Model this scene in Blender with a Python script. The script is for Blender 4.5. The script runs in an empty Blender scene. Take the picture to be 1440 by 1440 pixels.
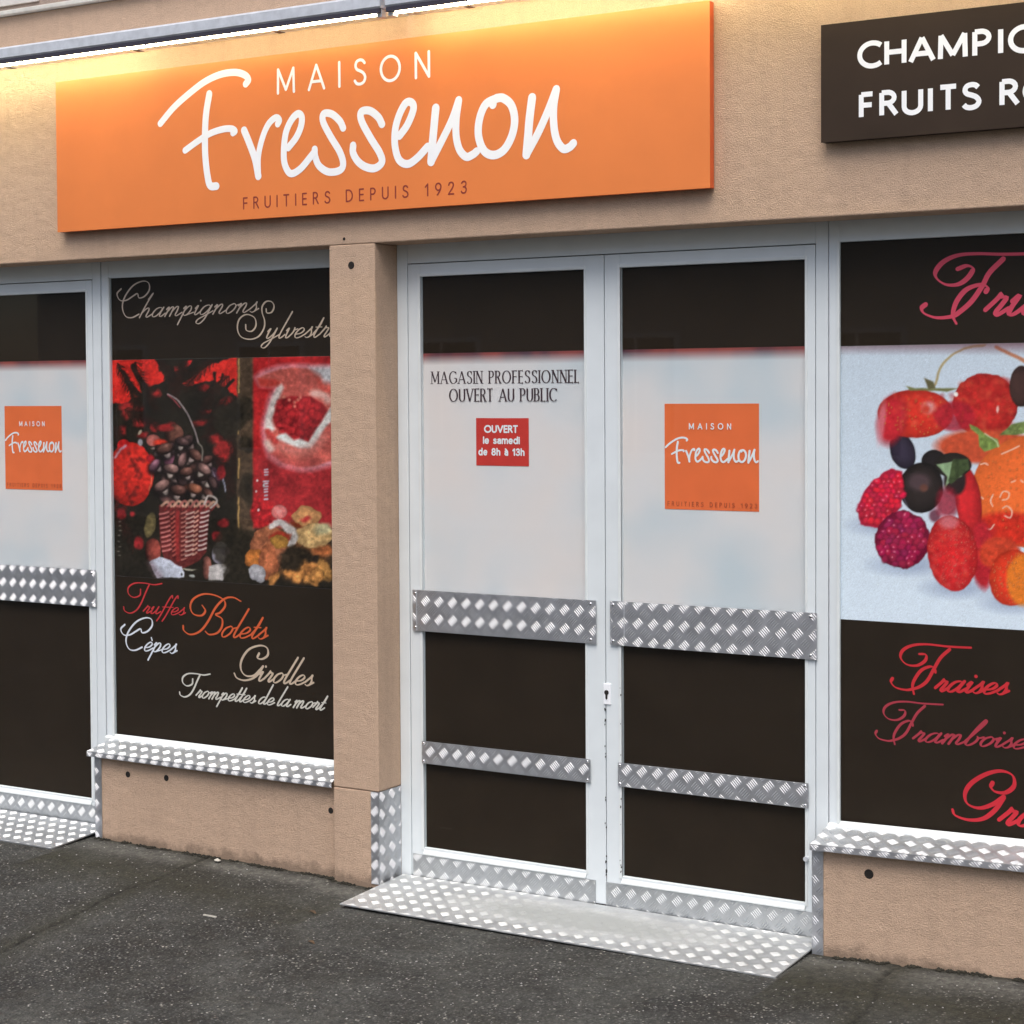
import bpy, bmesh, math, random
import numpy as np
from mathutils import Vector, Matrix

R = math.radians
scene = bpy.context.scene
COL = scene.collection
random.seed(7)
rng = np.random.default_rng(7)

# ------------------------------------------------------------------ camera
cam_data = bpy.data.cameras.new('camera')
cam = bpy.data.objects.new('camera', cam_data)
COL.objects.link(cam)
scene.camera = cam
cam_data.sensor_width = 36.0
cam_data.lens = 2614.0 / 1440.0 * 36.0
cam_data.shift_y = -(720.0 - 636.15) / 1440.0
cam_data.clip_start = 0.1
cam_data.clip_end = 500.0
_r, _u, _f = (0.855893, 0.517122, -0.005582), (-0.011468, 0.02977, 0.999491), (-0.517025, 0.855394, -0.031411)
cam.matrix_world = Matrix(((_r[0], _u[0], -_f[0], 3.59876),
                           (_r[1], _u[1], -_f[1], -5.04474),
                           (_r[2], _u[2], -_f[2], 1.65),
                           (0, 0, 0, 1)))

# ------------------------------------------------------------------ world, sun, exposure
SUN_EL, SUN_DIR = 60.0, (0.30, -0.95)
world = bpy.data.worlds.new('World')
scene.world = world
world.use_nodes = True
wn = world.node_tree
wn.nodes.clear()
sky = wn.nodes.new('ShaderNodeTexSky')
sky.sky_type = 'NISHITA'
sky.sun_disc = False
sky.sun_elevation = R(SUN_EL)
sky.sun_rotation = math.atan2(SUN_DIR[0], SUN_DIR[1])
sky.dust_density = 4.0
sky.ozone_density = 1.0
bg = wn.nodes.new('ShaderNodeBackground')
bg.inputs['Strength'].default_value = 0.15
wo = wn.nodes.new('ShaderNodeOutputWorld')
wn.links.new(sky.outputs[0], bg.inputs['Color'])
wn.links.new(bg.outputs[0], wo.inputs['Surface'])

sun_data = bpy.data.lights.new('sun', 'SUN')
sun_data.energy = 1.6
sun_data.angle = R(40)
sun_data.color = (1.0, 0.98, 0.95)
sun = bpy.data.objects.new('sun', sun_data)
COL.objects.link(sun)
_d = Vector((SUN_DIR[0] * math.cos(R(SUN_EL)), SUN_DIR[1] * math.cos(R(SUN_EL)), math.sin(R(SUN_EL))))
sun.rotation_euler = _d.to_track_quat('Z', 'Y').to_euler()
sun.location = (3, -6, 8)

vs = scene.view_settings
vs.view_transform = 'Standard'
vs.look = 'None'
vs.gamma = 1.0
vs.exposure = 0.36
vs.use_curve_mapping = False

# ------------------------------------------------------------------ helpers
WLOC = {}                                   # world location of everything built (nothing is rotated)


def tag(o, label=None, cat=None, group=None, kind=None):
    for k, v in (('label', label), ('category', cat), ('group', group), ('kind', kind)):
        if v:
            o[k] = v
    return o


def empty(name, loc):
    o = bpy.data.objects.new(name, None)
    o.empty_display_size = 0.1
    COL.objects.link(o)
    o.location = loc
    WLOC[o.name] = Vector(loc)
    return o


def link_mesh(name, me, mat, parent, centre):
    if mat and not me.materials:
        me.materials.append(mat)
    o = bpy.data.objects.new(name, me)
    COL.objects.link(o)
    WLOC[o.name] = Vector(centre)
    if parent:
        o.parent = parent
        o.location = Vector(centre) - WLOC[parent.name]
    else:
        o.location = centre
    return o


def mesh_np(name, V, Fq, mat, parent=None, smooth=False):
    """V (n,3) array in world metres, Fq list of faces or (m,4)/(m,3) array"""
    V = np.asarray(V, dtype=float)
    c = (V.min(0) + V.max(0)) / 2
    me = bpy.data.meshes.new(name)
    Vl = V - c
    if isinstance(Fq, np.ndarray):
        k = Fq.shape[1]
        me.vertices.add(len(Vl))
        me.vertices.foreach_set('co', Vl.astype(np.float32).ravel())
        me.loops.add(Fq.size)
        me.loops.foreach_set('vertex_index', Fq.astype(np.int32).ravel())
        me.polygons.add(len(Fq))
        me.polygons.foreach_set('loop_start', np.arange(0, Fq.size, k, dtype=np.int32))
        me.update(calc_edges=True)
    else:
        me.from_pydata([tuple(v) for v in Vl], [], [tuple(f) for f in Fq])
    if smooth:
        me.polygons.foreach_set('use_smooth', [True] * len(me.polygons))
    me.validate()
    return link_mesh(name, me, mat, parent, tuple(c))


class MB:
    """collects shapes, then links them as ONE mesh object"""
    def __init__(s):
        s.v, s.f = [], []

    def add(s, V, F):
        n = len(s.v)
        s.v += [tuple(map(float, p)) for p in V]
        s.f += [tuple(i + n for i in f) for f in F]
        return s

    def box(s, x0, x1, y0, y1, z0, z1, b=0.0):
        if b <= 0:
            V = [(x, y, z) for x in (x0, x1) for y in (y0, y1) for z in (z0, z1)]
            F = [(0, 1, 3, 2), (4, 6, 7, 5), (0, 4, 5, 1), (2, 3, 7, 6), (0, 2, 6, 4), (1, 5, 7, 3)]
            return s.add(V, F)
        bm = bmesh.new()
        bmesh.ops.create_cube(bm, size=1.0)
        bmesh.ops.scale(bm, vec=(x1 - x0, y1 - y0, z1 - z0), verts=bm.verts)
        bmesh.ops.translate(bm, vec=((x0 + x1) / 2, (y0 + y1) / 2, (z0 + z1) / 2), verts=bm.verts)
        bmesh.ops.bevel(bm, geom=bm.edges[:], offset=b, segments=2, affect='EDGES', profile=0.5)
        bm.verts.index_update()
        s.add([v.co for v in bm.verts], [[v.index for v in f.verts] for f in bm.faces])
        bm.free()
        return s

    def prism(s, poly, axis, a0, a1):
        """poly: 2-D outline; axis 'x': poly is (y,z); 'y': (x,z); 'z': (x,y)"""
        def P3(p, a):
            return {'x': (a, p[0], p[1]), 'y': (p[0], a, p[1]), 'z': (p[0], p[1], a)}[axis]
        n = len(poly)
        V = [P3(p, a0) for p in poly] + [P3(p, a1) for p in poly]
        F = [tuple(range(n)), tuple(range(2 * n - 1, n - 1, -1))]
        F += [(i, i + n, (i + 1) % n + n, (i + 1) % n) for i in range(n)]
        return s.add(V, F)

    def cyl(s, c, axis, r, L, n=12):
        poly = [(r * math.cos(2 * math.pi * i / n), r * math.sin(2 * math.pi * i / n)) for i in range(n)]
        o = {'x': (c[1], c[2], c[0]), 'y': (c[0], c[2], c[1]), 'z': (c[0], c[1], c[2])}[axis]
        poly = [(p[0] + o[0], p[1] + o[1]) for p in poly]
        return s.prism(poly, axis, o[2] - L / 2, o[2] + L / 2)

    def build(s, name, mat, parent=None, smooth=False):
        o = mesh_np(name, s.v, s.f, mat, parent, smooth)
        bm = bmesh.new()
        bm.from_mesh(o.data)
        bmesh.ops.recalc_face_normals(bm, faces=bm.faces)
        bm.to_mesh(o.data)
        bm.free()
        return o


# ------------------------------------------------------------------ materials
def new_mat(name):
    m = bpy.data.materials.new(name)
    m.use_nodes = True
    nt = m.node_tree
    return m, nt, nt.nodes['Principled BSDF']


def N(nt, t, **kw):
    n = nt.nodes.new(t)
    for k, v in kw.items():
        if hasattr(n, k):
            setattr(n, k, v)
        else:
            n.inputs[k.replace('_', ' ')].default_value = v
    return n


def noise(nt, scale, detail=4, rough=0.5, vec=None):
    n = nt.nodes.new('ShaderNodeTexNoise')
    n.inputs['Scale'].default_value = scale
    n.inputs['Detail'].default_value = detail
    n.inputs['Roughness'].default_value = rough
    if vec is None:
        g = nt.nodes.new('ShaderNodeNewGeometry')
        vec = g.outputs['Position']
    nt.links.new(vec, n.inputs['Vector'])
    return n.outputs['Fac']


def ramp(nt, fac, stops):
    r = nt.nodes.new('ShaderNodeValToRGB')
    e = r.color_ramp.elements
    while len(e) < len(stops):
        e.new(0.5)
    for el, (p, c) in zip(e, stops):
        el.position = p
        el.color = (c[0], c[1], c[2], 1) if hasattr(c, '__len__') else (c, c, c, 1)
    nt.links.new(fac, r.inputs['Fac'])
    return r.outputs['Color']


def mixc(nt, fac, a, b, mode='MIX'):
    m = nt.nodes.new('ShaderNodeMix')
    m.data_type = 'RGBA'
    m.blend_type = mode
    for sock, val in ((m.inputs['Factor'], fac), (m.inputs['A'], a), (m.inputs['B'], b)):
        if sock.name == 'Factor':
            sock = m.inputs[0]
        else:
            sock = m.inputs[6] if sock.name == 'A' else m.inputs[7]
        if isinstance(val, (int, float)):
            sock.default_value = val
        elif isinstance(val, tuple):
            sock.default_value = (*val, 1)
        else:
            nt.links.new(val, sock)
    return m.outputs[2]


def math_n(nt, op, a, b=0.0, clamp=False):
    m = nt.nodes.new('ShaderNodeMath')
    m.operation = op
    m.use_clamp = clamp
    for i, v in enumerate((a, b)):
        if isinstance(v, (int, float)):
            m.inputs[i].default_value = v
        else:
            nt.links.new(v, m.inputs[i])
    return m.outputs[0]


def bump(nt, p, height, strength, dist):
    b = nt.nodes.new('ShaderNodeBump')
    b.inputs['Strength'].default_value = strength
    b.inputs['Distance'].default_value = dist
    nt.links.new(height, b.inputs['Height'])
    nt.links.new(b.outputs['Normal'], p.inputs['Normal'])


def spec(p, v):
    p.inputs['Specular IOR Level'].default_value = v


def plain(name, col, rough=0.5, metallic=0.0, vary=0.06, scale=30, sp=0.5, coat=0.0):
    m, nt, p = new_mat(name)
    f = noise(nt, scale, 3)
    lo = tuple(c * (1 - vary) for c in col)
    hi = tuple(min(1, c * (1 + vary)) for c in col)
    nt.links.new(ramp(nt, f, [(0.3, lo), (0.7, hi)]), p.inputs['Base Color'])
    p.inputs['Roughness'].default_value = rough
    p.inputs['Metallic'].default_value = metallic
    p.inputs['Coat Weight'].default_value = coat
    p.inputs['Coat Roughness'].default_value = 0.05
    spec(p, sp)
    return m


def mat_render(name, base, dirt):
    """fine rough-cast wall render"""
    m, nt, p = new_mat(name)
    a = noise(nt, 1.6, 5, 0.6)
    b = noise(nt, 260, 3, 0.75)
    c = noise(nt, 38, 4, 0.7)
    col = ramp(nt, a, [(0.25, tuple(x * 0.90 for x in base)), (0.75, tuple(x * 1.07 for x in base))])
    col = mixc(nt, 0.5, col, ramp(nt, b, [(0.30, tuple(x * 0.45 for x in base)), (0.48, base), (0.7, tuple(x * 1.35 for x in base))]))
    col = mixc(nt, 0.22, col, ramp(nt, c, [(0.3, tuple(x * 0.75 for x in base)), (0.7, tuple(x * 1.2 for x in base))]))
    # grime and damp that climbs unevenly from the ground
    g = nt.nodes.new('ShaderNodeNewGeometry')
    sx = nt.nodes.new('ShaderNodeSeparateXYZ')
    nt.links.new(g.outputs['Position'], sx.inputs[0])
    w = math_n(nt, 'ADD', sx.outputs['Z'], math_n(nt, 'ADD', math_n(nt, 'MULTIPLY', noise(nt, 14, 8, 0.75), -0.13), 0.048))
    d = ramp(nt, w, [(0.0, 1.0), (0.03, 0.0)])
    col = mixc(nt, math_n(nt, 'MULTIPLY', d, 0.55), col, dirt)
    # vertical run-off streaks
    mp = nt.nodes.new('ShaderNodeMapping')
    mp.inputs['Scale'].default_value = (14, 14, 0.7)
    nt.links.new(g.outputs['Position'], mp.inputs['Vector'])
    st = noise(nt, 1.0, 4, 0.6, mp.outputs[0])
    col = mixc(nt, math_n(nt, 'MULTIPLY', ramp(nt, st, [(0.50, 0.0), (0.72, 1.0)]), 0.22), col, tuple(x * 0.6 for x in base))
    nt.links.new(col, p.inputs['Base Color'])
    p.inputs['Roughness'].default_value = 0.92
    spec(p, 0.2)
    bump(nt, p, math_n(nt, 'ADD', noise(nt, 260, 3, 0.7), math_n(nt, 'MULTIPLY', noise(nt, 22, 3), 1.2)), 0.9, 0.006)
    return m


def mat_metal(name, base=(0.60, 0.61, 0.63), rough=0.36, dust=0.0):
    m, nt, p = new_mat(name)
    n1 = noise(nt, 18, 5, 0.65)
    n2 = noise(nt, 140, 3, 0.6)
    col = ramp(nt, n1, [(0.3, tuple(x * 0.82 for x in base)), (0.7, base)])
    rgh = math_n(nt, 'ADD', math_n(nt, 'MULTIPLY', n1, 0.22), rough - 0.1)
    p.inputs['Metallic'].default_value = 1.0
    if dust:
        # trodden-in dust, thickest in the middle of the ramp
        tc = nt.nodes.new('ShaderNodeTexCoord')
        mp = nt.nodes.new('ShaderNodeMapping')
        mp.inputs['Location'].default_value = (-0.05, -0.10, 0)
        mp.inputs['Scale'].default_value = (1.65, 7.0, 0.0)
        nt.links.new(tc.outputs['Object'], mp.inputs['Vector'])
        gr = nt.nodes.new('ShaderNodeTexGradient')
        gr.gradient_type = 'SPHERICAL'
        nt.links.new(mp.outputs[0], gr.inputs['Vector'])
        k = math_n(nt, 'ADD', gr.outputs['Fac'], math_n(nt, 'MULTIPLY', noise(nt, 26, 5, 0.7), 0.75))
        k = ramp(nt, k, [(0.42, 0.0), (0.95, 1.0)])
        k = math_n(nt, 'MULTIPLY', k, dust)
        col = mixc(nt, k, col, (0.30, 0.315, 0.305))
        sp2 = ramp(nt, n2, [(0.66, 0.0), (0.72, 1.0)])
        col = mixc(nt, math_n(nt, 'MULTIPLY', sp2, math_n(nt, 'MULTIPLY', k, 0.8)), col, (0.06, 0.05, 0.04))
        nt.links.new(math_n(nt, 'SUBTRACT', 1.0, math_n(nt, 'MULTIPLY', k, 0.95)), p.inputs['Metallic'])
        rgh = math_n(nt, 'ADD', rgh, math_n(nt, 'MULTIPLY', k, 0.4), True)
    nt.links.new(col, p.inputs['Base Color'])
    nt.links.new(rgh, p.inputs['Roughness'])
    bump(nt, p, n2, 0.12, 0.001)
    return m


def mat_glass():
    m, nt, p = new_mat('clear_glass')
    nt.nodes.remove(p)
    out = nt.nodes['Material Output']
    tr = nt.nodes.new('ShaderNodeBsdfTransparent')
    tr.inputs['Color'].default_value = (0.97, 0.985, 0.98, 1)
    gl = nt.nodes.new('ShaderNodeBsdfGlossy')
    gl.inputs['Roughness'].default_value = 0.02
    fr = nt.nodes.new('ShaderNodeFresnel')
    fr.inputs['IOR'].default_value = 1.45
    mx = nt.nodes.new('ShaderNodeMixShader')
    ge = nt.nodes.new('ShaderNodeNewGeometry')
    nt.links.new(math_n(nt, 'MULTIPLY', fr.outputs[0], math_n(nt, 'SUBTRACT', 1.0, ge.outputs['Backfacing'])), mx.inputs[0])
    nt.links.new(tr.outputs[0], mx.inputs[1])
    nt.links.new(gl.outputs[0], mx.inputs[2])
    nt.links.new(mx.outputs[0], out.inputs['Surface'])
    return m


def mat_frosted():
    """pale translucent vinyl whose colour turns dark red towards its upper edge"""
    m, nt, p = new_mat('frosted_film')
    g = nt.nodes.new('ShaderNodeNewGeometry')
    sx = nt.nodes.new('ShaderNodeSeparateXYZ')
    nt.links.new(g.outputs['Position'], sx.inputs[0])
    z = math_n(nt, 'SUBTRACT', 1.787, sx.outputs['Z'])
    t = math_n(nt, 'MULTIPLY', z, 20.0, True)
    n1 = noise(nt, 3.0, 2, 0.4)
    base = ramp(nt, n1, [(0.3, (0.80, 0.71, 0.69)), (0.5, (0.745, 0.71, 0.72)), (0.7, (0.60, 0.65, 0.70))])  # pinkish and bluish blotches imitate faint reflections in the colour
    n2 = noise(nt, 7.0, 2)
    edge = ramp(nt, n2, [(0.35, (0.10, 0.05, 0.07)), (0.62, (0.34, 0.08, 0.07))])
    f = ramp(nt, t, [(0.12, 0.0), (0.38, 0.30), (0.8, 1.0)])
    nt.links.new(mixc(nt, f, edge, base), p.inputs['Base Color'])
    spec(p, 0.1)
    p.inputs['Roughness'].default_value = 0.65
    return m


def mat_vcol(name, rough=0.55):
    m, nt, p = new_mat(name)
    a = nt.nodes.new('ShaderNodeVertexColor')
    a.layer_name = 'print'
    nt.links.new(a.outputs['Color'], p.inputs['Base Color'])
    p.inputs['Roughness'].default_value = rough
    spec(p, 0.08)
    return m


def mat_asphalt():
    m, nt, p = new_mat('asphalt')
    g = nt.nodes.new('ShaderNodeNewGeometry')
    pos = g.outputs['Position']
    a = nt.nodes.new('ShaderNodeVertexColor')
    a.layer_name = 'wear'
    sc = nt.nodes.new('ShaderNodeSeparateColor')
    nt.links.new(a.outputs['Color'], sc.inputs[0])
    dust, moss, crack = sc.outputs[0], sc.outputs[1], sc.outputs[2]
    vor = nt.nodes.new('ShaderNodeTexVoronoi')
    vor.inputs['Scale'].default_value = 112
    nt.links.new(pos, vor.inputs['Vector'])
    vs_ = nt.nodes.new('ShaderNodeSeparateColor')
    nt.links.new(vor.outputs['Color'], vs_.inputs[0])
    stone = ramp(nt, vs_.outputs[0], [(0.0, (0.018, 0.018, 0.016)), (0.35, (0.040, 0.040, 0.036)), (0.65, (0.080, 0.079, 0.074)), (0.86, (0.125, 0.123, 0.116)), (0.95, (0.21, 0.205, 0.19)), (0.985, (0.42, 0.40, 0.36))])
    body = math_n(nt, 'LESS_THAN', vor.outputs['Distance'], 0.42)
    col = mixc(nt, body, (0.028, 0.027, 0.026), stone)
    big = noise(nt, 2.2, 5, 0.65)
    blot = noise(nt, 7.5, 5, 0.7)
    col = mixc(nt, math_n(nt, 'MULTIPLY', ramp(nt, blot, [(0.42, 0.0), (0.62, 1.0)]), 0.55), col, (0.026, 0.023, 0.018))
    col = mixc(nt, math_n(nt, 'MULTIPLY', ramp(nt, big, [(0.40, 0.0), (0.62, 1.0)]), 0.42), col, (0.105, 0.107, 0.100))
    col = mixc(nt, math_n(nt, 'MULTIPLY', dust, 0.62), col, mixc(nt, noise(nt, 60, 4, 0.7), (0.09, 0.088, 0.08), (0.20, 0.195, 0.18)))
    col = mixc(nt, math_n(nt, 'MULTIPLY', moss, 0.92), col, mixc(nt, noise(nt, 45, 4, 0.7), (0.016, 0.015, 0.010), (0.045, 0.042, 0.026)))
    col = mixc(nt, crack, col, (0.010, 0.010, 0.008))
    nt.links.new(col, p.inputs['Base Color'])
    p.inputs['Roughness'].default_value = 0.85
    spec(p, 0.35)
    mid = noise(nt, 48, 4, 0.75)
    col = mixc(nt, 0.5, col, mixc(nt, ramp(nt, mid, [(0.36, 0.0), (0.64, 1.0)]), (0.28, 0.285, 0.26), (1.85, 1.88, 1.76)), 'MULTIPLY')
    nt.links.new(col, p.inputs['Base Color'])
    h = math_n(nt, 'ADD', math_n(nt, 'MULTIPLY', vor.outputs['Distance'], -1.0), math_n(nt, 'MULTIPLY', noise(nt, 300, 2), 0.6))
    bump(nt, p, h, 1.0, 0.006)
    return m


M = {
    'render': mat_render('wall_render', (0.57, 0.405, 0.29), (0.10, 0.075, 0.055)),
    'render_upper': mat_render('upper_wall_render', (0.40, 0.31, 0.26), (0.10, 0.075, 0.055)),
    'white': plain('white_frame_paint', (0.665, 0.715, 0.735), 0.38, vary=0.035, scale=9),
    'bead': plain('white_bead', (0.68, 0.72, 0.72), 0.4, vary=0.04, scale=20),
    'brown': plain('brown_film', (0.0255, 0.0170, 0.0112), 0.6, vary=0.10, scale=6, sp=0.08),
    'orange': plain('orange_sign_face', (0.71, 0.200, 0.047), 0.5, vary=0.04, scale=5),
    'orange_sticker': plain('orange_sticker', (0.84, 0.175, 0.058), 0.45, vary=0.04, scale=12, sp=0.1),
    'orange_side': plain('orange_sign_edge', (0.62, 0.10, 0.02), 0.5),
    'dark_sign': plain('dark_brown_sign', (0.036, 0.024, 0.017), 0.6, vary=0.10, scale=6, sp=0.15),
    'red': plain('red_sticker', (0.60, 0.05, 0.04), 0.45, vary=0.04, sp=0.1),
    'print_white': plain('white_lettering', (0.85, 0.87, 0.9), 0.45, vary=0.01),
    'print_maroon': plain('maroon_lettering', (0.23, 0.028, 0.018), 0.5),
    'print_faint': plain('faded_lettering', (0.44, 0.075, 0.025), 0.5),
    'print_plum': plain('plum_lettering', (0.05, 0.022, 0.03), 0.5),
    'alu': mat_metal('checker_plate', (0.60, 0.61, 0.63), 0.53),
    'alu_ramp': mat_metal('trodden_checker_plate', (0.72, 0.74, 0.74), 0.60, dust=0.85),
    'alu_clean': mat_metal('clean_checker_plate', (0.70, 0.72, 0.73), 0.54),
    'alu_kick': mat_metal('kick_checker_plate', (0.60, 0.62, 0.63), 0.54),
    'rivet': plain('rivet_metal', (0.7, 0.7, 0.72), 0.22, 1.0),
    'housing': plain('grey_lamp_housing', (0.64, 0.665, 0.70), 0.4, 0.3, vary=0.10, scale=40),
    'lip': plain('dark_lamp_lip', (0.035, 0.030, 0.045), 0.5),
    'hole': plain('dark_hole', (0.012, 0.009, 0.007), 0.9),
    'gap': plain('dark_joint', (0.03, 0.03, 0.03), 0.9),
    'cap': plain('cornice_flashing', (0.62, 0.60, 0.54), 0.6, vary=0.1),
    'shutter': plain('pale_shutter', (0.66, 0.62, 0.58), 0.6),
    'glass': mat_glass(),
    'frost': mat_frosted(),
    'picture': mat_vcol('printed_picture'),
    'asphalt': mat_asphalt(),
    'stone': plain('pale_chippings', (0.36, 0.35, 0.33), 0.8, vary=0.4, scale=25),
    'moss': plain('damp_moss', (0.020, 0.018, 0.011), 0.95, vary=0.5, scale=60),
    'litter': plain('litter', (0.5, 0.48, 0.42), 0.8, vary=0.2),
    'leaf': plain('dead_leaf', (0.09, 0.055, 0.03), 0.8, vary=0.3, scale=90),
}


def mat_tube(name, strength):
    m, nt, p = new_mat(name)
    nt.nodes.remove(p)
    e = nt.nodes.new('ShaderNodeEmission')
    e.inputs['Color'].default_value = (1.0, 0.86, 0.54, 1)
    e.inputs['Strength'].default_value = strength
    nt.links.new(e.outputs[0], nt.nodes['Material Output'].inputs['Surface'])
    return m


# ------------------------------------------------------------------ flat print: pen strokes on a plane facing the street
def catmull(P, n=6):
    P = [np.array(p, float) for p in P]
    if len(P) < 3:
        return P
    Q = [2 * P[0] - P[1]] + P + [2 * P[-1] - P[-2]]
    out = []
    for i in range(1, len(Q) - 2):
        p0, p1, p2, p3 = Q[i - 1:i + 3]
        for k in range(n):
            t = k / n
            out.append(0.5 * (2 * p1 + (p2 - p0) * t + (2 * p0 - 5 * p1 + 4 * p2 - p3) * t * t + (3 * p1 - p0 - 3 * p2 + p3) * t ** 3))
    out.append(P[-1])
    return out


class Print:
    """strokes (x,z) -> one thin mesh just in front of a plane at y"""
    def __init__(s, y):
        s.y, s.k, s.v, s.f = y, 0, [], []

    def stroke(s, pts, width, smooth=True, round_=True, pen=None, thin=0.35, n=6, clip=None):
        if clip is not None:
            pts = [p for p in pts if p[0] < clip]
            if len(pts) < 2:
                return
        P = catmull(pts, n) if smooth else [np.array(p, float) for p in pts]
        Q = [P[0]]
        for p in P[1:]:
            if np.hypot(*(p - Q[-1])) > 1e-5:
                Q.append(p)
        P = Q
        if len(P) < 2:
            return
        T = []
        for i in range(len(P)):
            a, b = P[max(0, i - 1)], P[min(len(P) - 1, i + 1)]
            d = b - a
            T.append(d / (np.hypot(*d) + 1e-9))
        Wd = []
        for t in T:
            w = width
            if pen is not None:                       # broad pen: thick along the pen direction, thin across it
                c = abs(t[0] * math.cos(pen) + t[1] * math.sin(pen))
                w = width * (thin + (1 - thin) * c ** 2)
            Wd.append(w)
        L, Rr = [], []
        for p, t, w in zip(P, T, Wd):
            nrm = np.array([-t[1], t[0]])
            L.append(p + nrm * w / 2)
            Rr.append(p - nrm * w / 2)
        base = len(s.v)

        def V(p):
            s.k += 1
            s.v.append((p[0], s.y - 0.0002 - s.k * 1.2e-6, p[1]))
            return len(s.v) - 1
        rows = []
        for l, r in zip(L, Rr):
            rows.append((V(l), V(r)))
        for a, b in zip(rows[:-1], rows[1:]):
            s.f.append((a[0], a[1], b[1], b[0]))
        if round_:
            for end, sgn in ((0, -1), (-1, 1)):
                c, t, w = P[end], T[end], Wd[end]
                nrm = np.array([-t[1], t[0]])
                fan = [c + (nrm * math.cos(a) + t * sgn * math.sin(a)) * w / 2 for a in np.linspace(0, math.pi, 8)]
                ids = [V(q) for q in fan]
                s.f.append(tuple(ids) if sgn > 0 else tuple(ids[::-1]))

    def disc(s, c, r):
        ids = []
        for a in np.linspace(0, 2 * math.pi, 10, endpoint=False):
            s.k += 1
            s.v.append((c[0] + r * math.cos(a), s.y - 0.0002 - s.k * 1.2e-6, c[1] + r * math.sin(a)))
            ids.append(len(s.v) - 1)
        s.f.append(tuple(ids))

    def build(s, name, mat, parent):
        V = np.array(s.v)
        # each stroke is a film 0.3 mm thick at the front only: faces look to the street
        o = mesh_np(name, V, s.f, mat, parent)
        me = o.data
        if sum(p.normal.y * p.area for p in me.polygons) > 0:
            me.flip_normals()
        return o


def arc(cx, cy, rx, ry, a0, a1, n=14):
    return [(cx + rx * math.cos(R(a)), cy + ry * math.sin(R(a))) for a in np.linspace(a0, a1, n)]


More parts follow.
